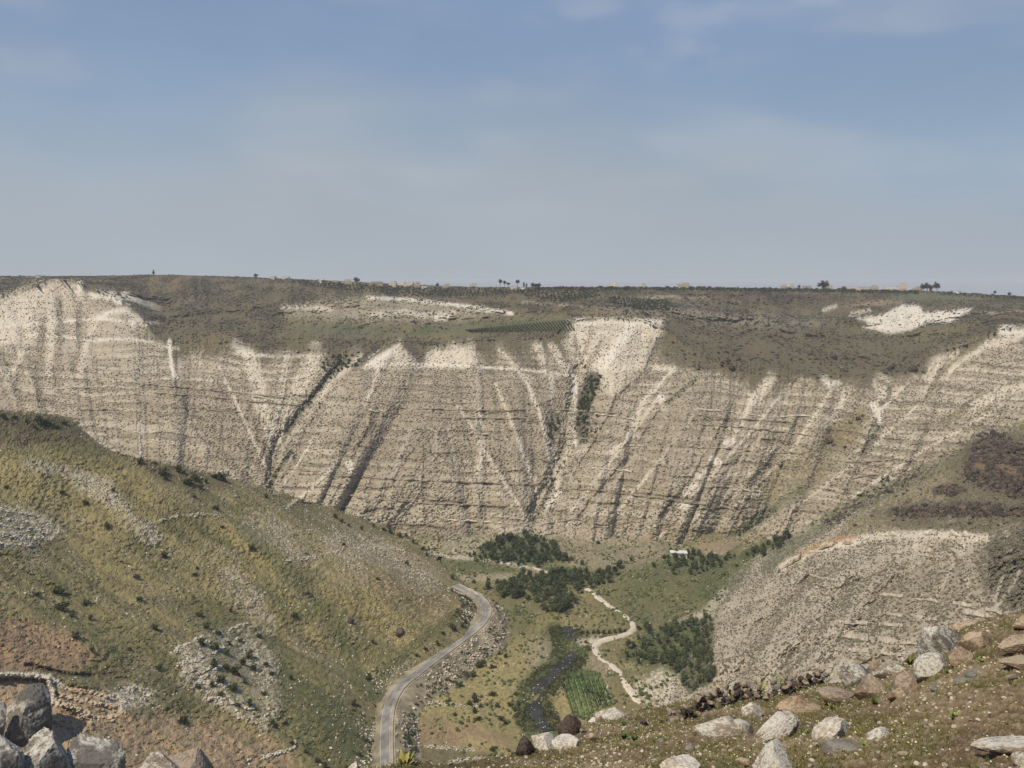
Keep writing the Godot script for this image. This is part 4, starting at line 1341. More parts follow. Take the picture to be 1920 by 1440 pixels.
# ---------- boulders ----------
const ROCKTONE := {
	"pale": [Color(.30, .25, .185), Color(.50, .47, .40), Color(.13, .11, .09)], "tan": [Color(.25, .175, .11), Color(.37, .29, .20), Color(.12, .085, .06)], "grey": [Color(.15, .135, .112), Color(.235, .212, .175), Color(.10, .092, .08)],
	"dark": [Color(.045, .034, .028), Color(.09, .068, .055), Color(.02, .016, .014)], "lichen": [Color(.235, .21, .168), Color(.48, .45, .385), Color(.055, .048, .04)], "brown": [Color(.20, .145, .10), Color(.30, .24, .18), Color(.09, .07, .055)],  # darkest lichen colour: black mottling, and the painted shade of hollows
	"basalt": [Color(.075, .058, .043), Color(.15, .115, .082), Color(.03, .024, .02)],
	"white": [Color(.42, .37, .29), Color(.58, .54, .46), Color(.22, .17, .12)],
}


func boulder_mesh(sd: int, ext: Vector3, kind: String, tone: String, level: int) -> ArrayMesh:
	var r := RandomNumberGenerator.new()
	r.seed = sd * 77 + 5
	var s := sphere(level)
	var v: PackedVector3Array = s[0].duplicate()
	var cuts := []
	var n := 11
	var lo := .56
	var hi := .84
	if kind == "block":
		n = 10
		lo = .46
		hi = .72
	elif kind == "slab":
		n = 8
		lo = .6
		hi = .85
		cuts.append([Vector3(r.randf_range(-.12, .12), 1, r.randf_range(-.12, .12)).normalized(), .42])
	elif kind == "wedge":
		cuts.append([Vector3(-.75, .6, .25).normalized(), .42])
		cuts.append([Vector3(.7, .65, .3).normalized(), .40])
		cuts.append([Vector3(.05, .5, .85).normalized(), .5])
	for k in n:
		cuts.append([Vector3(r.randf_range(-1, 1), r.randf_range(-.5, .9), r.randf_range(-1, 1)).normalized(), r.randf_range(lo, hi)])
	var t: Array = ROCKTONE[tone]
	var c := PackedColorArray()
	c.resize(v.size())
	var so := sd * 13.7
	var big := maxf(ext.x, maxf(ext.y, ext.z))
	for i in v.size():
		var q := v[i]
		for e in cuts:
			var x: float = q.dot(e[0]) - e[1]
			if x > 0: q -= e[0] * x * .93
		var dir := v[i]
		var w := q * 46.0
		var n1 := n_a.get_noise_3d(w.x + so, w.y, w.z)
		var n2 := n_c.get_noise_3d(w.x * 1.6 + so, w.y * 1.6, w.z * 1.6)
		var n3 := n_c.get_noise_3d(w.x * 5.0 + so, w.y * 5.0, w.z * 5.0)
		var crack := absf(n_a.get_noise_3d(w.x * 1.1 + so + 50, w.y * 2.2, w.z * 1.1))
		var rough := 1.0 if tone != "dark" else 1.9
		q *= 1.0 + n1 * .09 + n2 * .045 * rough + n3 * .016 * rough - (1.0 - sstep(0, .035, crack)) * .035
		v[i] = q * ext
		var n4 := n_b.get_noise_3d(w.x * 1.9 + so, w.y * 1.9, w.z * 1.9)
		var crust := sstep(-.06, .05, n1 * .55 + n4 * .7 + dir.y * .30 - .06)
		var col: Color = t[0].lerp(t[1], crust) * (1.0 + n3 * .5 + n2 * .35)
		col = col.lerp(t[2], sstep(.18, .45, n3 - n1 * .5) * .7 + (1.0 - sstep(0, .035, crack)) * .55)
		if tone == "lichen": col = col.lerp(t[2], sstep(.02, .3, n1 * 1.3 - dir.y * .22 + dir.x * .12) * .8)  # shade of hollows painted black on lower and right flanks, edges broken by noise
		if tone == "lichen" or tone == "pale": col = col.lerp(t[2], sstep(.25, .5, n3 + n2 * .5) * .7)
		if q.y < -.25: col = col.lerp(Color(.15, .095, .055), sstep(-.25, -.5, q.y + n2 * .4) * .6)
		c[i] = col
	return arr_mesh(v, c, s[1], smooth_normals(v, s[1]))


func boulder(bb: Array, kind: String, tone: String, label: String, roll := 0.0, called := "boulder", depth := 1.0) -> void:
	# bb: outline of the stone in the photograph; its distance is that of the ground it lies on
	var um: float = (bb[0] + bb[2]) * .5
	var hw: float = (bb[2] - bb[0]) * .5
	var hh: float = (bb[3] - bb[1]) * .5
	var g := hit(um, minf(bb[3] - hh * .25, 1474))
	var d := -g.z
	var a := hw / F * d * 1.1
	var hy := hh / F * d
	var cz := minf(a * .85, hy * (1.5 if kind == "slab" else 1.15)) * depth
	var sy := sqrt(maxf(hy * hy - pow(cz * .45, 2), hy * hy * .16)) / .86 * 1.14
	var m := boulder_mesh(rng.randi() % 9999, Vector3(a, sy * 1.1, cz), kind, tone, 5 if hw > 38 else 4)
	var o := put(called, m, M.rock)
	o.position = P(um, (bb[1] + bb[3]) * .5 + hh * .16, d + cz * .35)
	o.rotation = Vector3(rng.randf_range(-.08, .12), rng.randf_range(-.35, .35), -deg_to_rad(roll))
	tag(o, label, "rock")


func build_boulders() -> void:
	boulder([-34, 1322, 14, 1404], "round", "lichen", "narrow grey rock cut by the frame beside the tall boulder with the shaded flank")
	boulder([-6, 1296, 101, 1408], "round", "lichen", "tall grey boulder with pale cap and painted dark shade on its flank, topmost of its pile", 0, "boulder", 1.0)
	boulder([26, 1370, 150, 1500], "block", "lichen", "broad speckled grey boulder in front of the tall one with the shaded flank")
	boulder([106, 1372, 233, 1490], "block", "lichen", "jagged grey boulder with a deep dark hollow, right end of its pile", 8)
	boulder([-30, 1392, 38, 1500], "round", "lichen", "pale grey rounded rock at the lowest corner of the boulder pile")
	boulder([254, 1409, 345, 1480], "round", "pale", "low whitish rock leaning on the brown dome-shaped boulder")
	boulder([305, 1404, 408, 1490], "round", "brown", "brown dome-shaped boulder with a grey lichen patch")
	boulder([645, 1429, 676, 1462], "block", "white", "small cream stone alone at the very bottom edge near the road")
	# dark stones and white rock at the tip of the ledge
	boulder([1044, 1340, 1092, 1384], "block", "dark", "dark brown pitted rock perched on white stones at the ledge tip", 12)
	boulder([966, 1381, 1002, 1416], "round", "dark", "dark brown pitted rock lowest on the ledge tip beside white stone")
	boulder([994, 1369, 1046, 1408], "block", "white", "white weathered stone wedged between the two dark pitted rocks")
	boulder([1036, 1378, 1090, 1408], "slab", "white", "flat white stone lying under the perched dark rock")
	boulder([1116, 1326, 1172, 1350], "slab", "white", "white overhanging slab at the edge above the crop field")
	boulder([1102, 1344, 1124, 1359], "block", "white", "small white stone below the overhanging slab at the edge")
	boulder([1120, 1343, 1132, 1360], "block", "brown", "small brown prop stone under the white overhanging slab")
	boulder([1104, 1374, 1120, 1386], "block", "tan", "small tan stone in bare soil near the dark tuft")
	# slabs and boulders of the right hand side, far to near
	boulder([1786, 1154, 1918, 1184], "slab", "tan", "long flat tan slab along the crest of the ledge", -2)
	boulder([1898, 1146, 1990, 1178], "slab", "tan", "flat tan slab at the frame edge behind a soil filled crack", -4)
	boulder([1798, 1180, 1862, 1222], "block", "tan", "orange tan block below the long flat slab")
	boulder([1868, 1184, 1980, 1216], "slab", "tan", "flat orange tan slab beside the grassy crack", -2)
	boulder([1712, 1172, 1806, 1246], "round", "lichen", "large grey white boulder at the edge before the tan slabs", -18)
	boulder([1716, 1228, 1786, 1276], "round", "pale", "white crusted rock leaning below the large grey white boulder")
	boulder([1776, 1212, 1830, 1246], "round", "tan", "rounded tan rock with a white crust beneath the orange block")
	boulder([1638, 1236, 1702, 1274], "block", "pale", "pale angular block with a steep right side at the edge", -10)
	boulder([1632, 1236, 1656, 1260], "wedge", "tan", "small pointed tan stone behind the pale angular block", -15)
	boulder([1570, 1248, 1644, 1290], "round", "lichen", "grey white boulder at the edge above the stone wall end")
	boulder([1604, 1262, 1670, 1316], "block", "brown", "angular brown block with a dark notch under its left side")
	boulder([1668, 1262, 1746, 1296], "wedge", "brown", "wedge-shaped brown stone with a dark hollow facing left")
	boulder([1662, 1286, 1708, 1316], "block", "tan", "small tan block standing before the hollowed wedge stone")
	boulder([1536, 1284, 1612, 1318], "slab", "brown", "broad brown slab tilted between the wall end and the angular block", 5)
	boulder([1494, 1285, 1552, 1320], "wedge", "brown", "pointed brown stone with a dark face at the wall end", -20)
	boulder([1456, 1305, 1548, 1338], "wedge", "tan", "long low tan stone with orange stains below the pointed stone")
	boulder([1388, 1316, 1436, 1346], "wedge", "pale", "small pale pyramid-shaped stone in front of the stone wall")
	boulder([1304, 1338, 1404, 1384], "block", "pale", "large cracked tan boulder, farthest of the row in the grass", -10)
	boulder([1376, 1345, 1412, 1378], "block", "pale", "split off right part of the large cracked tan boulder", -6)
	boulder([1404, 1345, 1506, 1396], "round", "pale", "long white boulder sloping down to the left in the grass", -24)
	boulder([1512, 1345, 1596, 1394], "round", "white", "squarish white boulder above the flat grey slab")
	boulder([1620, 1361, 1682, 1394], "wedge", "pale", "half buried white stone right of the squarish white boulder")
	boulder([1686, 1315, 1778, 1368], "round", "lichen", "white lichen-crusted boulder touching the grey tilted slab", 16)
	boulder([1766, 1306, 1878, 1350], "slab", "grey", "grey slab tilted on edge beside the lichen-crusted boulder", -20)
	boulder([1538, 1384, 1634, 1420], "slab", "grey", "flat grey split slab in the grass below the squarish boulder", 8)
	boulder([1406, 1391, 1498, 1470], "wedge", "pale", "grey brown pyramid boulder cut by the bottom of the frame")
	boulder([1232, 1412, 1322, 1480], "round", "white", "dome-shaped white and brown boulder at the bottom of the frame")
	boulder([1832, 1378, 1960, 1408], "slab", "pale", "long flat cream stone set in the grass at the frame edge", -6)
	boulder([1874, 1228, 1970, 1254], "slab", "tan", "tan slab with a cracked edge below the crest slabs", 3)
	boulder([1810, 1252, 1850, 1272], "slab", "grey", "thin grey flagstone lying in the grass, upper of two")
	boulder([1786, 1269, 1836, 1284], "slab", "grey", "thin grey flagstone lying in the grass, lower of two")
	boulder([1744, 1282, 1778, 1296], "slab", "grey", "small grey flagstone sunk in soil near the hollowed stone")
	boulder([1884, 1264, 1906, 1274], "block", "grey", "small dark grey stone alone in the grass at right")
	boulder([1284, 1392, 1308, 1408], "wedge", "grey", "small grey pointed stone left of the long white boulder", 10)
	boulder([1232, 1384, 1246, 1394], "slab", "grey", "little grey flat stone in the grass below the tuft")
	boulder([1380, 1420, 1410, 1432], "slab", "tan", "narrow tan stone flush with the grass beside the pyramid boulder")
	boulder([1676, 1408, 1704, 1418], "slab", "tan", "small brown flat stone below the grey split slab")
	boulder([1900, 1408, 1950, 1436], "round", "pale", "pale stone half out of the frame in the lowest corner")
	boulder([1460, 1320, 1486, 1336], "block", "brown", "small dark brown block at the foot of the stone wall")


func build_stone_wall() -> void:
	var wall := thing("dry_stone_wall", "tumbled dry wall of dark brown field stones along the ledge edge", "wall", hit(1380, 1316))
	var shapes := []
	for k in 7: shapes.append(boulder_mesh(300 + k, Vector3(1, .8, .9), "block", ["brown", "dark", "dark", "grey", "brown", "dark", "brown"][k], 2))
	var line := pts([1204, 1358, 1240, 1352, 1262, 1346, 1290, 1340, 1316, 1332, 1346, 1322, 1372, 1316, 1400, 1312, 1430, 1312, 1452, 1308, 1474, 1300, 1500, 1292, 1530, 1282, 1556, 1276])
	var x := 1204.0
	while x < 1556:
		var y := spl(line, x)
		var rows := 1 if x < 1250 else (2 if x < 1300 else 4)
		if x > 1424 and x < 1452: rows = 2
		if x > 1216 and x < 1236:
			x += 9
			continue
		for k in rows:
			if rng.randf() < .12: continue
			var g := hit(x, y + 3)
			var s := rng.randf_range(.055, .115)
			var o := put("stone", shapes[rng.randi() % 7], M.rock, wall)
			o.position = g + Vector3(rng.randf_range(-.05, .05), s * .45 + k * .115, rng.randf_range(-.12, .12)) - wall.position
			o.basis = rbasis(s * rng.randf_range(.9, 1.3), s * rng.randf_range(.8, 1.2), .5)
		x += rng.randf_range(4.0, 6.5)


# ---------- plants ----------
func rosette(sd: int, n: int, len: float, wide: float, droop: float, c0: Color, c1: Color) -> ArrayMesh:
	var r := RandomNumberGenerator.new()
	r.seed = sd
	var v := PackedVector3Array()
	var c := PackedColorArray()
	var idx := PackedInt32Array()
	for k in n:
		var a := r.randf() * TAU
		var o := Vector3(cos(a), 0, sin(a))
		var s := Vector3(-o.z, 0, o.x)
		var l := len * r.randf_range(.6, 1.1)
		var out := r.randf_range(.25, .75)
		var col := c0.lerp(c1, r.randf())
		var q := v.size()
		for j in 5:
			var t := j / 4.0
			var p := o * l * t * out + Vector3(0, l * (t - droop * t * t * out), 0)
			var w := wide * (.5 + t * 1.4) * (1.0 - t * t) + .001
			v.append_array(PackedVector3Array([p - s * w, p + Vector3(0, w * .3, 0), p + s * w]))
			for e in 3: c.append(col * (.85 + .3 * t))
		for j in 4:
			var b := q + j * 3
			for e in 2: idx.append_array(PackedInt32Array([b + e, b + e + 3, b + e + 1, b + e + 1, b + e + 3, b + e + 4]))
	return arr_mesh(v, c, idx)


func build_ledge_plants() -> void:
	for a in [
		[760, 1440, .30, .030, 26, 0, "yellow green strap-leaved plant at the bottom edge beside the road"], [740, 1442, .20, .022, 14, 0, "smaller yellow green plant left of the strap-leaved clump"],
		[1172, 1366, .20, .016, 26, 1, "dark green spiky tuft in the bare soil of the ledge"], [1195, 1366, .13, .012, 16, 1, "small dark green tuft right of the spiky one"], [1222, 1378, .24, .015, 34, 2, "pale yellow green tuft with narrow leaves by the first wall stones"],
		[1170, 1387, .16, .030, 18, 1, "leafy green plant below the dark spiky tuft"], [1190, 1390, .15, .03, 18, 1, "leafy green plant in the grass, second below the spiky tuft"], [1296, 1342, .16, .03, 16, 1, "leafy green plant growing out of the wall foot"],
		[1242, 1336, .12, .012, 14, 1, "small dark tuft on the bare soil above the wall"], [1328, 1318, .5, .016, 30, 0, "yellow squill leaves standing on the wall, leftmost clump"], [1345, 1315, .46, .016, 26, 0, "yellow squill leaves on the wall, second clump"],
		[1392, 1306, .42, .016, 22, 1, "dark green blades rising from the middle of the wall"], [1425, 1300, .46, .018, 26, 0, "yellow green squill clump behind the wall dip"], [1445, 1297, .5, .018, 26, 0, "yellow green squill clump on the raised wall part"],
		[1466, 1294, .46, .018, 22, 2, "light green squill clump beside the raised wall part"], [1516, 1282, .46, .02, 24, 0, "yellow squill clump at the upper wall, left of two"], [1538, 1278, .46, .02, 24, 2, "green squill clump at the upper wall, right of two"], [1566, 1274, .4, .02, 22, 1, "dark squill clump between the wall end and the grey boulder"],
		[1706, 1248, .22, .03, 24, 1, "leafy plant in the gap under the large grey white boulder"], [1782, 1270, .17, .03, 20, 1, "leafy plant beside the white crusted rock"], [1640, 1320, .15, .025, 18, 1, "leafy plant under the angular brown block"], [1560, 1330, .14, .025, 20, 2, "bright plant on the soil before the brown slab"],
		[1506, 1382, .15, .025, 22, 2, "bright green plant between the two white boulders"], [1526, 1388, .13, .025, 18, 1, "dark green plant at the foot of the squarish white boulder"], [1790, 1350, .15, .022, 20, 2, "bright plant in front of the grey tilted slab"], [1620, 1404, .13, .02, 18, 2, "small bright plant right of the grey split slab"],
		[1446, 1398, .14, .022, 18, 1, "green plant below the long white boulder"], [1840, 1246, .14, .022, 18, 2, "bright low plant above the grey flagstones"],
	]:
		var g := hit(a[0], minf(a[1], 1474))
		var cc: Array = [[Color(.16, .16, .035), Color(.33, .28, .08)], [Color(.04, .06, .02), Color(.09, .12, .035)], [Color(.10, .13, .035), Color(.22, .23, .08)]][a[5]]
		var o := put("squill_plant" if a[3] < .021 else "leafy_plant", rosette(int(a[0]), a[4], a[2], a[3], .6, cc[0], cc[1]), M.leaf)
		o.position = g - Vector3(0, .01, 0)
		tag(o, a[6], "plant")


func tree_proto(called: String, category: String, crown: ArrayMesh, h: float, r: float, at: float, trunk_r: float, limbs := 0) -> Node3D:
	var o := Node3D.new()
	o.name = numbered(called)
	o.set_meta("kindname", called)
	o.set_meta("category", category)
	add_child(o)
	put("trunk", tube(PackedVector3Array([Vector3(0, -.6, 0), Vector3(.04 * h, h * .3, 0), Vector3(.01 * h, h * .75, 0)]), trunk_r, trunk_r * .35), M.bark, o)
	for k in limbs:
		var a := k * 2.4
		put("limb", tube(PackedVector3Array([Vector3(.03 * h, h * .42, 0), Vector3(cos(a) * r * .3, h * .58, sin(a) * r * .3), Vector3(cos(a) * r * .6, h * .72, sin(a) * r * .6)]), trunk_r * .45, trunk_r * .12, 5), M.bark, o)
	var c := put("crown", crown, M.leaf, o)
	c.position.y = at
	return o


func plant_at(proto: Array, p: Vector3, s: float, label: String, group: String) -> Node3D:
	var o: Node3D
	if proto.size() == 1:      # the first one is the model itself
		o = proto[0]
		proto.append(1)
	else:
		o = copy(proto[0])
	o.position = p
	o.rotation.y = rng.randf() * TAU
	o.scale = Vector3(s * rng.randf_range(.9, 1.1), s * rng.randf_range(.85, 1.15), s * rng.randf_range(.9, 1.1))
	o.set_meta("label", label)
	if group: o.set_meta("group", group)
	elif o.has_meta("group"): o.remove_meta("group")
	return o


func inside(a: Array, n: int, gap: float) -> PackedVector2Array:   # spots in an area of the photograph's ground, kept apart
	var p := pts(a)
	var lo := p[0]
	var hi := p[0]
	for q in p:
		lo = lo.min(q)
		hi = hi.max(q)
	var r := PackedVector2Array()
	for k in n * 12:
		if r.size() >= n: break
		var q := Vector2(rng.randf_range(lo.x, hi.x), rng.randf_range(lo.y, hi.y))
		if not Geometry2D.is_point_in_polygon(q, p): continue
		var ok := true
		for e in r:
			if absf(e.x - q.x) < gap and absf(e.y - q.y) < gap * .6:
				ok = false
				break
		if ok: r.append(q)
	return r


func build_woods() -> void:
	var dk := Color(.030, .042, .020)
	var lt := Color(.105, .128, .056)
	var pines := [[tree_proto("pine_tree", "tree", foliage(24, 420, Vector3(2.1, 2.2, 2.0), .42, 20, Color(.045, .055, .024), Color(.14, .155, .07)), 5.0, 2.0, 3.0, .16)], [tree_proto("pine_tree", "tree", foliage(21, 420, Vector3(1.9, 2.3, 1.9), .42, 26, dk, lt), 5.2, 1.9, 3.1, .16)], [tree_proto("pine_tree", "tree", foliage(22, 420, Vector3(1.7, 2.7, 1.7), .42, 26, dk, lt), 6.0, 1.7, 3.5, .16)]]
	var left := 300
	var rest := PackedFloat32Array()
	var groups := [
		[[1170, 1228, 1190, 1208, 1208, 1192, 1250, 1174, 1335, 1160, 1332, 1222, 1290, 1248, 1250, 1248, 1198, 1244], 130, 7.5, 1.1, "young dark pine in the dense plantation beside the winding gravel track", "pines of the plantation above the gravel track"],
		[[1246, 1248, 1336, 1215, 1338, 1274, 1296, 1300, 1270, 1268], 56, 8.0, 1.0, "young pine in the thinning lower rows of the track plantation", "pines in the thin lower rows of the plantation"],
		[[918, 1104, 962, 1086, 1022, 1080, 1090, 1076, 1130, 1076, 1172, 1062, 1162, 1078, 1128, 1098, 1078, 1106, 1064, 1112, 1080, 1134, 1056, 1150, 1016, 1146, 1000, 1128, 950, 1122], 340, 4.8, 1.25, "dark pine in the big riverside wood of the valley floor", "pines of the riverside wood"],
		[[1238, 1052, 1262, 1038, 1330, 1042, 1372, 1046, 1350, 1066, 1300, 1078, 1246, 1070], 90, 5.2, 1.2, "dark pine in the wood beside the white-roofed shed", "pines beside the white-roofed shed"],
		[[884, 1046, 930, 1014, 975, 1004, 1022, 1010, 1050, 1040, 1078, 1052, 1000, 1058, 920, 1054], 250, 4.8, 1.3, "dark pine in the wood at the foot of the escarpment", "pines at the foot of the escarpment"],
		[[1396, 1044, 1440, 1022, 1478, 1006, 1474, 1020, 1430, 1044], 50, 4.5, 1.2, "dark pine in the short row climbing the slope", "pines in the row on the slope"],
	]
	for g in groups:
		var spots := Array(inside(g[0], g[1], g[2]))
		spots.sort_custom(func(a, b): return a.y > b.y)
		for q in spots:
			q += Vector2(rng.randfn(), rng.randfn() * .6) * (14.0 if rng.randf() < .16 else 2.5)
			if n_b.get_noise_2d(q.x * 1.2, q.y * 2.0) < -.32: continue
			var p := hit(q.x, q.y)
			p.y -= .2
			var s: float = g[3] * rng.randf_range(.6, 1.25)
			if left > 0:
				left -= 1
				plant_at(pines[rng.randi() % 3], p, s, g[4], g[5])
			else:
				add_row(rest, p + Vector3(0, 3.2 * s, 0), rbasis(s, s, .05), Color.WHITE.darkened(rng.randf() * .3))
	many("pine_wood", foliage(23, 300, Vector3(1.9, 2.6, 1.9), .45, 22, dk, lt), M.leaf, rest, "farther dark pines of the valley woods")


func build_bushes() -> void:
	var dk := Color(.022, .030, .013)
	var lt := Color(.075, .085, .034)
	var b1 := [one_bush("bush", 31, Vector3(1, .8, 1), dk, lt)]
	var b2 := [one_bush("bush", 32, Vector3(1, 1.05, .9), dk, lt)]
	var single := [
		[13, 981, 14, "dark bush beside the frame edge among white limestone ledges"], [38, 973, 12, "dark bush on the white limestone ledges, right of the edge one"], [202, 987, 15, "dark bush on open grass below the white diagonal outcrop"], [310, 1040, 15, "dark upright bush alone in the middle of the left hillside"],
		[107, 1107, 24, "flat wide grey bush, uppermost of the cluster on the olive slope"], [71, 1113, 13, "small dark bush at the left of the cluster on the olive slope"], [117, 1136, 26, "largest dark round bush of the cluster on the olive slope"], [161, 1131, 19, "dark round bush at the right of the cluster on the olive slope"],
		[168, 1157, 13, "small dark bush at the lower right of the olive slope cluster"], [134, 1155, 12, "faint grey bush below the largest one of the cluster"], [140, 1192, 21, "dark bush on the upper edge of the reddish soil patch"], [255, 1081, 15, "greyish bush beside scattered stones mid hillside"],
		[263, 1122, 15, "lone dark green bush on grass right of the bush cluster"], [292, 1177, 18, "grey flat bush halfway between the cluster and the bushy outcrop"], [173, 1217, 10, "small dark bush low on the reddish soil patch"], [242, 1218, 11, "small dark bush in grass right of the reddish soil patch"],
		[302, 1230, 12, "green bush left of the bushy white outcrop"], [297, 1250, 16, "dark bush above the eroded cream bank"], [343, 1350, 23, "round dark green bush alone on the tan lower slope"], [553, 1153, 16, "round dark green bush alone on the smooth green slope"], [470, 1027, 14, "dark green bush at the top of the green grass stripe"],
		[417, 987, 9, "thin upright shrub beside the upper stone terrace"], [405, 952, 15, "dark bush just below the crest rubble"], [365, 1076, 10, "dark bush in the pale stony strip, upper"], [370, 1066, 9, "little bush above the pale stony strip"], [432, 1143, 9, "dark bush under the short stone terrace"],
		[162, 942, 15, "dark bush left of the white diagonal outcrop"], [13, 913, 12, "dark bush at the frame edge on straw coloured grass"], [102, 920, 11, "dark bush among white stones, left of two"], [117, 922, 12, "dark bush among white stones, right of two"], [214, 918, 10, "dark bush on the upper white diagonal outcrop"],
		[848, 1083, 12, "dark bush on the hillside edge above the road bend"], [762, 1055, 12, "dark bush on the stony upper slope near the hill edge"], [708, 1086, 10, "dark bush in the middle of the straw coloured upper slope"], [645, 1020, 9, "dark bush at the left of the straw coloured upper slope"], [662, 1318, 14, "dark bush low on the green slope left of the road"],
		[687, 1353, 15, "dark bush on the green slope beside the near road stretch"], [685, 1387, 14, "dark bush left of the nearest road stretch"], [673, 1413, 12, "lowest dark bush left of the road"], [698, 1202, 10, "small dark bush below the big grey boulders of the slope"],
	]
	for a in single: plant_bush(b1 if int(a[0]) % 2 else b2, a[0], a[1], a[2], a[3], "")
	var sets := [
		["bush in the dense thicket on the white limestone outcrop", "bushes on the bushy limestone outcrop", [362, 1150, 12, 374, 1152, 13, 385, 1173, 16, 410, 1186, 16, 380, 1203, 20, 402, 1212, 20, 402, 1246, 22, 414, 1274, 22, 442, 1258, 26, 436, 1288, 22, 466, 1228, 20, 486, 1192, 14, 476, 1252, 18, 510, 1262, 14, 546, 1270, 12, 494, 1300, 14, 468, 1318, 16, 372, 1288, 12, 398, 1282, 13, 446, 1322, 12, 424, 1224, 16, 450, 1200, 12, 455, 1240, 16, 425, 1250, 18, 412, 1302, 14, 480, 1330, 12, 460, 1280, 14, 500, 1244, 12, 430, 1205, 12]],
		["dark bush on the rocky crest of the left hill", "bushes along the hill crest at the frame edge", [8, 780, 15, 28, 782, 10, 70, 786, 18, 86, 792, 26, 66, 800, 12, 120, 792, 14, 142, 795, 12, 105, 800, 14, 50, 790, 10]],
		["dark bush in the brown hollow behind the hill crest", "bushes in the brown hollow on the crest", [262, 864, 17, 290, 868, 10, 304, 886, 24, 312, 896, 12, 334, 881, 17, 352, 902, 24, 368, 896, 18, 376, 912, 14, 386, 902, 10, 404, 892, 18, 418, 896, 26, 428, 904, 14, 356, 922, 16, 364, 930, 10]],
		["dark shrub dotted along the skyline edge of the grassy hill", "shrubs along the edge of the grassy hill", [500, 930, 10, 527, 926, 10, 568, 940, 8, 623, 960, 10, 630, 968, 12, 687, 980, 11, 678, 990, 9, 720, 992, 11, 733, 996, 13, 748, 1002, 12, 700, 985, 8, 762, 1004, 9, 774, 1014, 9, 792, 1028, 12, 800, 1040, 8, 640, 975, 10, 655, 985, 9]],
		["dark bush at the foot of the hillside beside the road", "bushes beside the road at the foot of the hill", [852, 1178, 14, 846, 1172, 12, 872, 1164, 12, 880, 1156, 10, 866, 1172, 12, 830, 1186, 10, 820, 1205, 9, 798, 1216, 10, 780, 1228, 10, 690, 1270, 12, 510, 1352, 12, 516, 1362, 11, 535, 1355, 12, 548, 1392, 12, 575, 1410, 14, 595, 1425, 16, 610, 1436, 14]],
		["green bush in the straw coloured valley meadow", "bushes in the valley meadow", [896, 1246, 18, 906, 1242, 14, 948, 1230, 12, 936, 1225, 10, 886, 1266, 16, 850, 1280, 18, 862, 1284, 14, 840, 1274, 12, 838, 1258, 11, 924, 1250, 12, 890, 1310, 18, 880, 1318, 14, 900, 1325, 12, 924, 1300, 14, 918, 1328, 18, 932, 1322, 12, 890, 1334, 13, 898, 1346, 12, 854, 1340, 10, 940, 1346, 14, 948, 1354, 12, 924, 1404, 14, 956, 1320, 12, 966, 1300, 10, 842, 1312, 9, 870, 1222, 10]],
	]
	for s in sets:
		for i in range(0, s[2].size(), 3): plant_bush(b1 if i % 2 else b2, s[2][i], s[2][i + 1], s[2][i + 2], s[0], s[1])
	# thickets in the ravines of the escarpment
	for a in [
		["tree in the tall green thicket at the head of the central ravine", "trees of the central ravine thicket", [[1098, 706, 1126, 704, 1124, 722, 1108, 760, 1098, 792, 1084, 800, 1082, 760], 42, 5.0, 10.0]], ["tree in the narrow thicket left of the central ravine", "trees of the narrow thicket beside the ravine", [[1028, 785, 1046, 778, 1046, 796, 1032, 836, 1024, 815], 13, 5.0, 9.0]],
		["tree at the head of the diagonal ravine", "trees at the head of the diagonal ravine", [[608, 672, 640, 664, 676, 668, 678, 680, 650, 692, 612, 700, 600, 685], 26, 5.0, 9.0]], ["bush in the upper diagonal ravine", "bushes down the diagonal ravine", [[640, 690, 618, 712, 590, 745, 560, 780, 540, 806, 548, 780, 580, 740, 606, 705], 26, 4.0, 6.0]],
		["dark bush low in the diagonal ravine", "bushes at the foot of the diagonal ravine", [[548, 840, 550, 850, 524, 880, 510, 918, 500, 914, 520, 874], 20, 4.0, 6.5]], ["bush beside the central ravine bed", "bushes by the central ravine bed", [[1078, 800, 1125, 770, 1128, 800, 1100, 830, 1078, 830], 16, 5.0, 5.5]],
		["bush in the lower central ravine", "bushes down the lower central ravine", [[1074, 840, 1078, 846, 1046, 890, 1036, 930, 1006, 975, 998, 968, 1030, 905, 1050, 870], 24, 4.0, 5.0]], ["bush in the green gully on the right of the escarpment", "bushes of the green gully on the right", [[1380, 1002, 1400, 984, 1452, 950, 1456, 958, 1410, 990, 1384, 1006], 30, 4.0, 5.5]],
		["shrub along the dark streak below the right rim", "shrubs along the dark streak below the rim", [[1300, 712, 1306, 716, 1250, 762, 1246, 756], 14, 4.0, 4.0]], ["bush in the rocky hollow of the right spur", "bushes in the rocky hollow of the right spur", [[1660, 795, 1640, 800, 1618, 850, 1630, 852, 1654, 820], 14, 4.0, 4.5]],
	]:
		for q in inside(a[2][0], a[2][1], a[2][2]):
			plant_bush(b1 if rng.randf() < .5 else b2, q.x, q.y, a[2][3] * rng.randf_range(.7, 1.3), a[0], a[1])
	# rows in the valley
	for k in 9:
		plant_bush(b2, 1092 + k * 10, 1186 - k * .4, 10, ["first tree of the orchard row, at its left end", "second orchard tree from the left end of the row", "third orchard tree from the left end of the row", "fourth orchard tree from the left end of the row", "middle tree of the orchard row", "fourth orchard tree from the track end of the row", "third orchard tree from the track end of the row", "second orchard tree from the track end of the row", "last tree of the orchard row, beside the track"][k], "trees of the orchard row")
	for a in [[1198, 1176, 10, "dark bush beside the bend of the gravel track"], [1216, 1172, 12, "spreading bush right of the gravel track bend"], [888, 1090, 10, "round bush in the pale field below the road end"], [916, 1086, 9, "second bush in the pale field below the road end"], [958, 1084, 9, "bush at the right end of the pale field"], [1122, 1017, 9, "single dark tree on the stony slope above the wood"], [1382, 1060, 9, "single dark tree above the chalk slope foot"]]:
		plant_bush(b1, a[0], a[1], a[2], a[3], "")


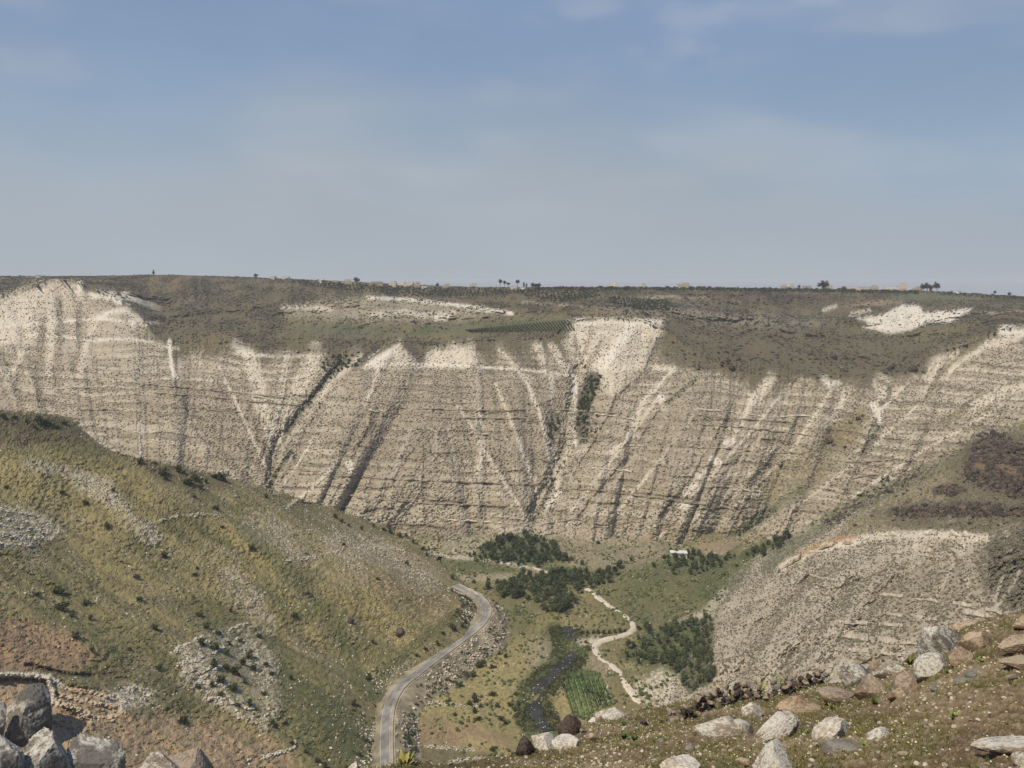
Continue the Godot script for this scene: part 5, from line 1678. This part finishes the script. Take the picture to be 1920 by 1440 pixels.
func one_bush(called: String, sd: int, r: Vector3, dk: Color, lt: Color) -> Node3D:
	var o := MeshInstance3D.new()
	o.name = numbered(called)
	o.mesh = foliage(sd, 280, r, .2, 22, dk, lt)
	o.material_override = M.leaf
	o.set_meta("kindname", called)
	o.set_meta("category", "bush")
	add_child(o)
	return o


func plant_bush(proto: Array, u: float, v: float, px: float, label: String, group: String) -> void:
	var p := hit(u, v + px * .25)
	var s := px * .5 / F * -p.z
	var o := plant_at(proto, p + Vector3(0, s * .5, 0), s, label, group)
	o.set_meta("category", "tree" if label.contains("tree") else "bush")


func build_village() -> void:
	var cream := [mat(Color(.52, .455, .35)), mat(Color(.60, .56, .47)), mat(Color(.40, .34, .26)), mat(Color(.66, .64, .59))]
	var dark := mat(Color(.05, .045, .04), .5)
	var roofm := mat(Color(.42, .38, .31))
	for a in [
		[510, 523, 10, 5, 0, "small low house farthest left of the skyline village"], [535, 523, 12, 4, 1, "low pale house right of the farthest left one"], [602, 529, 9, 6, 3, "white cube house between olive trees on the left skyline"], [650, 532, 19, 8, 0, "long cream house left of the tall round tree"], [628, 531, 10, 5, 2, "brown low house at the left of the long cream one"],
		[707, 534, 22, 6, 2, "long low tan house right of the tall round tree"], [735, 537, 14, 10, 0, "tall cream house in the main village cluster"], [752, 536, 14, 7, 1, "pale house right of the tall cream one"], [766, 537, 18, 8, 0, "wide cream house in the middle of the cluster"], [782, 538, 12, 10, 2, "tan house with high wall at the right of the cluster"],
		[796, 541, 10, 5, 3, "white low building below the right end of the cluster"], [836, 541, 16, 9, 2, "tan stepped house alone right of the village cluster"], [887, 538, 15, 7, 1, "pale house half hidden on the skyline before the tall trees"], [963, 542, 12, 6, 0, "cream house under the tall umbrella trees"], [979, 543, 9, 4, 3, "small white house beside the two cypresses"],
		[1148, 538, 16, 8, 1, "pale house with annex on the middle skyline"], [1207, 536, 8, 4, 1, "tiny pale house between the middle and right skyline"], [1282, 535, 24, 8, 0, "long orange cream house on the right of the middle skyline"], [1317, 536, 7, 4, 3, "tiny white building right of the long orange cream house"], [1470, 540, 13, 6, 2, "tan house left of its paler neighbour on the right skyline"],
		[1483, 541, 14, 8, 1, "pale house with sloping wall on the right skyline"], [1513, 541, 20, 5, 0, "long low cream house left of the big round skyline tree"], [1554, 542, 16, 8, 0, "cream house touching the big round skyline tree"], [1598, 543, 20, 5, 1, "long low pale house right of the big round skyline tree"], [1620, 543, 16, 5, 0, "low cream house in the middle of the right row"],
		[1640, 542, 14, 7, 2, "tan house with flat roof in the right row"], [1667, 543, 16, 5, 1, "low pale house right of the flat roofed tan one"], [1693, 543, 15, 12, 0, "tallest cream house with upper storey on the right skyline"], [1722, 545, 14, 8, 2, "tan house left of the tree cluster on the right skyline"], [1747, 544, 8, 7, 3, "white narrow house between trees of the right skyline"],
		[1800, 549, 8, 3, 3, "tiny white hut on the falling right skyline"], [71, 519, 8, 3, 3, "tiny white hut above the great white spur"],
	]:
		house(a, cream[a[4]], roofm, dark)
	# trees on the skyline
	var dk := Color(.020, .027, .013)
	var lt := Color(.062, .07, .03)
	var umb := [tree_proto("umbrella_tree", "tree", foliage(41, 300, Vector3(4.2, 3.4, 4.2), .9, 16, dk, lt), 15, 4.0, 11.5, .42, 3)]
	for a in [[938, 541, 1.05, "tall umbrella tree with round crown, leftmost of the skyline row"], [946, 541, .95, "tall umbrella tree, second of the skyline row"], [953, 541, .78, "shorter umbrella tree, third of the skyline row"], [971, 541, .85, "leaning umbrella tree beside the cream skyline house"]]:
		plant_at(umb, hit(a[0], a[1]), a[2] * 1.3, a[3], "")
	var cyp := [tree_proto("cypress_tree", "tree", foliage(42, 260, Vector3(2.0, 6.0, 2.0), .8, 14, dk, lt), 12, 1.8, 6.0, .3)]
	for a in [[288, 517, .95, "single conical tree on the bare left skyline"], [982, 541, 1.0, "pointed cypress, left of two on the middle skyline"], [987, 541, .85, "pointed cypress, right of two on the middle skyline"]]:
		plant_at(cyp, hit(a[0], a[1]), a[2] * 1.2, a[3], "")
	var rnd := [tree_proto("broadleaf_tree", "tree", foliage(43, 420, Vector3(5.5, 5.2, 5.5), 1.0, 22, dk, lt), 11, 5.0, 6.5, .5, 3)]
	for a in [
		[480, 522, .75, "round tree at the left end of the skyline village"], [668, 532, 1.05, "tall round tree standing over the left village houses"], [999, 541, .75, "round tree right of the two cypresses, first of three"], [1004, 541, .7, "round tree right of the two cypresses, second of three"], [1009, 541, .85, "round tree right of the two cypresses, third of three"],
		[1541, 543, 1.35, "biggest round tree on the right skyline, left half"], [1547, 543, 1.25, "biggest round tree on the right skyline, right half"], [1582, 548, .9, "dark tree below the right skyline row of houses"], [1732, 545, 1.1, "tree of the right skyline cluster, left one"], [1739, 545, 1.25, "tree of the right skyline cluster, middle one"],
		[1746, 546, 1.0, "tree of the right skyline cluster, right one"], [1757, 545, 1.2, "single round tree right of the skyline cluster"], [1498, 541, .6, "small round tree between pale houses of the right skyline"], [820, 539, .6, "small tree between the village cluster and the stepped house"], [1865, 552, .55, "small tree on the falling right skyline"], [1893, 556, .6, "small tree at the right end of the skyline"],
	]: plant_at(rnd, hit(a[0], a[1]), a[2] * 1.3, a[3], "")
	# olive groves and orchards of the plateau
	var olive := [one_bush("olive_tree", 44, Vector3(2.2, 1.9, 2.2), Color(.032, .038, .024), Color(.085, .092, .056))]
	olive[0].mesh = foliage(44, 160, Vector3(2.2, 1.9, 2.2), .6, 14, Color(.032, .038, .024), Color(.085, .092, .056))
	olive[0].set_meta("category", "tree")
	var left := 296
	var rest := PackedFloat32Array()
	for a in [
		["olive tree in the grove under the left village houses", "olive trees under the left village", [[640, 534, 700, 537, 800, 542, 900, 541, 1000, 545, 980, 550, 880, 556, 760, 556, 690, 548, 640, 544], 230, 4.2]], ["olive tree on the slope left of the village", "olive trees left of the village", [[545, 526, 640, 531, 640, 545, 590, 538, 548, 530], 50, 4.2]],
		["olive tree in the grove below the middle skyline", "olive trees below the middle skyline", [[975, 546, 1120, 544, 1124, 556, 1060, 566, 980, 556], 110, 4.2]], ["olive tree in the terraced grove right of the middle skyline", "olive trees of the right terraced grove", [[1140, 558, 1250, 566, 1270, 584, 1200, 582, 1150, 572], 110, 4.0]],
		["olive tree of the hedge line on the right skyline", "trees of the right skyline hedge", [[1000, 541, 1300, 541, 1540, 544, 1720, 548, 1720, 552, 1500, 548, 1250, 545, 1000, 545], 330, 3.6]], ["olive tree at the right end of the skyline", "olive trees at the right end of the skyline", [[1760, 548, 1920, 558, 1920, 563, 1760, 552], 46, 4.0]],
	]:
		var spots := Array(inside(a[2][0], a[2][1], a[2][2]))
		spots.sort_custom(func(x, y): return x.y > y.y)
		var quota := 60
		for q in spots:
			var p := hit(q.x, q.y)
			var s := rng.randf_range(1.0, 1.7) * (1.3 if String(a[0]).contains("hedge") else 1.0)
			if left > 0 and quota > 0:
				left -= 1
				quota -= 1
				plant_at(olive, p + Vector3(0, 1.5 * s, 0), s, a[0], a[1])
			else: add_row(rest, p + Vector3(0, 1.5 * s, 0), rbasis(s, s, .05), Color.WHITE)
	for r in 9:      # the planted rows on the flat field above the rim
		for k in 34:
			var t := k / 33.0
			var u := 874 + t * 190 + r * 1.5
			var vv := 620 - t * 18.0 + r * lerpf(.55, 2.2, t)
			var p := hit(u, vv)
			add_row(rest, p + Vector3(0, 1.1, 0), rbasis(.72, .72, .05), Color.WHITE)
	many("olive_orchard", olive[0].mesh, M.leaf, rest, "farther small olive trees of the plateau groves and planted rows")


func house(a: Array, wall: Material, roofm: Material, dark: Material) -> void:
	var p := hit(a[0], a[1])
	var k := -p.z / F
	var w: float = a[2] * k
	var h: float = a[3] * k * .95
	var d := minf(w * .8, 11.0)
	var o := thing("house", a[5], "house", p, "houses of the plateau village")
	o.rotation.y = rng.randf_range(-.3, .3)
	var low := h if h < 6.5 else h * .62
	put("wall", box(Vector3(w, low + 3, d), Vector3(0, (low - 3) * .5, -d * .5)), wall, o)
	put("roof", box(Vector3(w + .5, .35, d + .5), Vector3(0, low + .18, -d * .5)), roofm, o)
	if h >= 6.5:
		put("upper_storey", box(Vector3(w * .62, h - low - .3, d * .8), Vector3(w * .14, low + .35 + (h - low - .3) * .5, -d * .52)), wall, o)
		put("roof", box(Vector3(w * .62 + .4, .3, d * .8 + .4), Vector3(w * .14, h + .2, -d * .52)), roofm, o)
	var n := maxi(2, int(w / 4.5))
	for i in n:
		var x := (i + .5) / n * w - w * .5
		if i == n / 2: put("door", box(Vector3(1.3, 2.3, .2), Vector3(x, 1.15, .04)), dark, o)
		else: put("window", box(Vector3(1.3, 1.4, .2), Vector3(x, minf(2.0, low * .55), .04)), dark, o)


func build_small_things() -> void:
	# shed with a white roof in the valley
	var p := hit(1273, 1046)
	var o := thing("shed", "long low shed with a white flat roof beside dark pines", "shed", p)
	var w := mat(Color(.46, .44, .40))
	put("wall", box(Vector3(15, 5.2, 7), Vector3(0, 1.6, -3.5)), w, o)
	put("roof", box(Vector3(16, .35, 8), Vector3(0, 4.38, -3.5)), mat(Color(.50, .50, .47)), o)
	put("door", box(Vector3(2.4, 2.8, .2), Vector3(-3, 1.4, .06)), mat(Color(.06, .06, .06), .5), o)
	for x in [1.0, 4.5]: put("window", box(Vector3(1.5, 1.1, .2), Vector3(x, 2.2, .06)), mat(Color(.06, .06, .06), .5), o)
	o.rotation.y = -.12
	# crop rows beside the river
	for k in 17:
		var t := k / 16.0
		var a := Vector2(1055, 1280).lerp(Vector2(1124, 1262), t)
		if t > .15: a.y -= sin(t * PI) * 10.0
		var b := Vector2(1079, 1350).lerp(Vector2(1148, 1322), t)
		var q := PackedVector3Array()
		for i in 22: q.append(hit(lerpf(a.x, b.x, i / 21.0), lerpf(a.y, b.y, i / 21.0)))
		var line := smooth_path(q, .8, 6)
		var s := .9 if k % 2 else 1.25
		var row := put("crop_row", sweep(line, [[-.5 * s, -.2], [-.35 * s, .45 * s], [0, .7 * s], [.35 * s, .45 * s], [.5 * s, -.2]], .45, [Color(.045, .07, .024), Color(.08, .105, .036)][k % 2], .9, k * 7.0), M.ground)
		tag(row, "straight row of green crop in the striped field by the river", "crop row", "crop rows of the riverside field")
	# basalt boulders scattered under the far rim and on the near hillside
	var shapes := []
	for k in 5: shapes.append(boulder_mesh(700 + k, Vector3(1, .72, .85), "block", ["dark", "dark", "basalt", "basalt", "dark"][k], 2))
	var spots := [
		[1563, 670, 18, "largest black boulder in the row under the right rim"], [1518, 663, 13, "black boulder left of the largest under the right rim"], [1582, 694, 20, "black boulder mass lowest under the right rim"], [1616, 688, 14, "dark boulder in the middle of the rim row"], [1672, 690, 16, "black boulder near the right end of the rim row"], [1660, 699, 12, "black boulder just above the white ringed gully"], [1710, 692, 20, "flat dark boulder at the right end of the rim row"],
		[1557, 825, 20, "big black boulder on the olive patch of the right spur"], [1563, 833, 10, "smaller black boulder touching the big one on the olive patch"], [1584, 837, 8, "small black boulder right of the pair on the olive patch"], [1609, 785, 12, "black boulder at the top of the olive patch, left of two"], [1619, 779, 9, "black boulder at the top of the olive patch, right of two"], [1595, 791, 8, "low black stone at the top of the olive patch"],
		[1374, 663, 13, "dark boulder in the clump under the middle rim, upper"], [1366, 677, 12, "dark boulder in the clump under the middle rim, left"], [1384, 674, 12, "dark boulder in the clump under the middle rim, right"], [1370, 688, 14, "dark boulder in the clump under the middle rim, lowest"], [1308, 690, 9, "dark boulder at the head of the dark streak"], [1250, 662, 8, "black bush-like boulder right of the white fan"], [1508, 694, 8, "single dark boulder left of the boulder mass"],
		[688, 1124, 16, "grey boulder with white cap on the straw slope, uppermost"], [655, 1166, 15, "grey boulder on the straw slope, left one"], [750, 1186, 20, "big dark boulder on the straw slope above the road"], [575, 1110, 13, "dark boulder on the hillside below the pale stony strip"], [584, 1118, 10, "dark boulder just below its larger twin on the hillside"],
	]
	for i in spots.size():
		var a: Array = spots[i]
		var g := hit(a[0], a[1] + 2)
		var s: float = a[2] * .5 / F * -g.z * 1.15
		var r := put("basalt_boulder", shapes[i % 5], M.rock_far, self)
		r.position = g + Vector3(0, s * .25, 0)
		r.basis = rbasis(s, s, .2)
		tag(r, a[3], "rock")
	var crag := inside([1808, 868, 1832, 824, 1870, 816, 1918, 832, 1990, 820, 1990, 925, 1900, 930, 1840, 910], 80, 5)
	crag.append_array(inside([1690, 958, 1740, 945, 1900, 950, 1980, 945, 1980, 972, 1780, 968], 34, 6))
	crag.append_array(inside([1808, 850, 1832, 816, 1872, 806, 1910, 800, 1910, 822, 1845, 850], 22, 6))
	crag.append_array(inside([1752, 915, 1785, 908, 1812, 920, 1785, 928], 7, 5))
	for e in crag:
		var g := hit(e.x, e.y)
		var s: float = lerpf(5.0, 17.0, pow(rng.randf(), 2.0)) * .5 / F * -g.z
		var r := put("basalt_block", shapes[rng.randi() % 5], M.rock_far, self)
		r.position = g + Vector3(0, -s * .1, 0)
		r.basis = rbasis(s * 1.25, s * .95, .3)
		tag(r, "dark basalt block of the craggy outcrop on the right crest" if e.y < 935 else "dark basalt block of the low broken band under the right crest", "rock", "blocks of the basalt outcrop" if e.y < 935 else "blocks of the low basalt band")
	for q in [[1490, 658, 1740, 690, 1730, 700, 1560, 680], [1355, 655, 1392, 655, 1390, 690, 1350, 692], [1285, 660, 1340, 655, 1330, 690, 1280, 690]]:
		for e in inside(q, 16, 6):
			var g := hit(e.x, e.y)
			var s: float = rng.randf_range(2.5, 6.5) * .5 / F * -g.z
			var r := put("basalt_boulder", shapes[rng.randi() % 5], M.rock_far, self)
			r.position = g + Vector3(0, s * .25, 0)
			r.basis = rbasis(s, s, .2)
			tag(r, "dark basalt boulder scattered on the brown slope under the far rim", "rock", "basalt boulders under the far rim")


func build_far_rubble() -> void:     # broken basalt of the dark bands on the plateau and under its rim
	var b := PackedFloat32Array()
	for a in [[[1280, 552, 1500, 546, 1530, 566, 1420, 572, 1300, 580], 260], [[1330, 580, 1410, 580, 1410, 596, 1340, 592], 90], [[1300, 600, 1560, 600, 1540, 640, 1340, 640], 160], [[1440, 650, 1740, 672, 1740, 700, 1560, 696, 1450, 670], 190], [[1250, 640, 1420, 650, 1420, 700, 1290, 690], 130], [[1600, 900, 1920, 850, 1920, 985, 1560, 1000], 300], [[1080, 560, 1280, 580, 1260, 596, 1100, 580], 110]]:
		for q in inside(a[0], a[1], 1.5):
			var p := hit(q.x, q.y)
			var s: float = lerpf(1.6, 6.5, pow(rng.randf(), 2.5)) * .5 / F * -p.z
			add_row(b, p + Vector3(0, s * .2, 0), rbasis(s * 1.3, s * .8), Color(.025, .021, .019).lerp(Color(.11, .09, .07), rng.randf()))
	many("basalt_rubble", lump(15, 1, .14, 5), M.tint, b, "dark basalt rubble on the brown slopes of the far plateau")


func _ready() -> void:
	# camera
	var cam := Camera3D.new()
	cam.name = "camera"
	cam.projection = Camera3D.PROJECTION_FRUSTUM
	cam.near = .2
	cam.far = 9000
	cam.size = 2.0 * .2 * 720.0 / F
	cam.frustum_offset = Vector2(0, -.2 * (720.0 - HZ) / F)
	add_child(cam)
	cam.current = true
	# noises
	noise(n_a, 3, .011, 4)
	noise(n_b, 8, .035, 3)
	noise(n_c, 12, .14, 3)
	noise(n_r, 21, .012, 3)
	n_r.fractal_type = FastNoiseLite.FRACTAL_RIDGED
	rng.seed = 20
	# sky, haze, sun, exposure
	var env := Environment.new()
	env.background_mode = Environment.BG_SKY
	var sky := Sky.new()
	var sm := PanoramaSkyMaterial.new()
	sm.panorama = sky_picture()
	sky.sky_material = sm
	env.sky = sky
	env.tonemap_mode = Environment.TONE_MAPPER_LINEAR
	env.tonemap_exposure = 1.0
	env.fog_enabled = true
	env.fog_density = .00007
	env.fog_light_color = Color(.88, .88, .90)
	env.sdfgi_enabled = true
	env.ssao_enabled = true
	env.ssil_enabled = true
	var we := WorldEnvironment.new()
	we.name = "air"
	we.environment = env
	add_child(we)
	var sun := DirectionalLight3D.new()
	sun.name = "sun"
	sun.light_energy = 1.7
	sun.light_color = Color(1, .955, .88)
	sun.light_angular_distance = .5
	sun.shadow_enabled = true
	sun.basis = Basis.looking_at(-Vector3(-.42, .81, .38).normalized())
	add_child(sun)
	# materials
	M.ground = vmat(.97)
	M.land = vmat(.97)
	M.land.albedo_texture = grain(.085, .60, 1.0, 31)
	triplanar(M.land, .045, true)
	M.soil = vmat(.97)
	M.soil.albedo_texture = grain(.07, .42, 1.0, 33, 5)
	M.soil.normal_enabled = true
	M.soil.normal_texture = bumps(.07, 35, 9.0)
	triplanar(M.soil, 1.3, true)
	M.tint = vmat(.95)
	M.leaf = vmat(.85)
	M.leaf.cull_mode = BaseMaterial3D.CULL_DISABLED
	M.leaf.backlight_enabled = true
	M.leaf.backlight = Color(.25, .28, .12)
	M.bark = mat(Color(.09, .07, .05))
	M.water = vmat(.5)
	M.water.metallic_specular = .3
	M.water.normal_enabled = true
	M.water.normal_texture = bumps(.03, 7, 6.0)
	triplanar(M.water, .12, true)
	M.rock = vmat(.92)
	M.rock.albedo_texture = grain(.09, .74, 1.0, 5)
	M.rock.normal_enabled = true
	M.rock.normal_texture = bumps(.06, 9, 5.0)
	triplanar(M.rock, 2.2, true)
	M.rock_far = vmat(.95)
	M.stones = [lump(61, 1, .15, 3), lump(62, 1, .15, 3), lump(63, 1, .15, 4)]
	M.stone_row = mat(Color(.43, .39, .31))
	M.bank = mat(Color(.40, .30, .195))
	M.bushlet = foliage(51, 60, Vector3(1, .8, 1), .34, 9, Color(.7, .7, .7), Color(1.0, 1.0, 1.0))
	# survey of the ground
	pcol.resize(MW * MH)
	pcol.fill(Color(0, 0, 0, 0))
	prel.resize(MW * MH)
	hd.resize(MW * MH)
	hd.fill(1e9)
	hp.resize(MW * MH)
	survey_far()
	survey_near()
	roadx.resize(1200)
	var rw := road_world()
	for d in 1200:
		var k := 0
		while k < rw.size() - 2 and -rw[k + 1].z < d: k += 1
		var a := rw[k]
		var b := rw[k + 1]
		roadx[d] = lerpf(a.x, b.x, clampf((d + a.z) / (a.z - b.z), -3, 12)) if d < 640 else roadx[d - 1] - .05
	# the land, far to near
	build_far()
	build_floor()
	build_right()
	build_left()
	build_roads()
	build_rock_ledges()
	build_ledge()
	# things
	build_far_rubble()
	build_village()
	build_woods()
	build_bushes()
	build_small_things()
	build_boulders()
	build_stone_wall()
	build_ledge_plants()
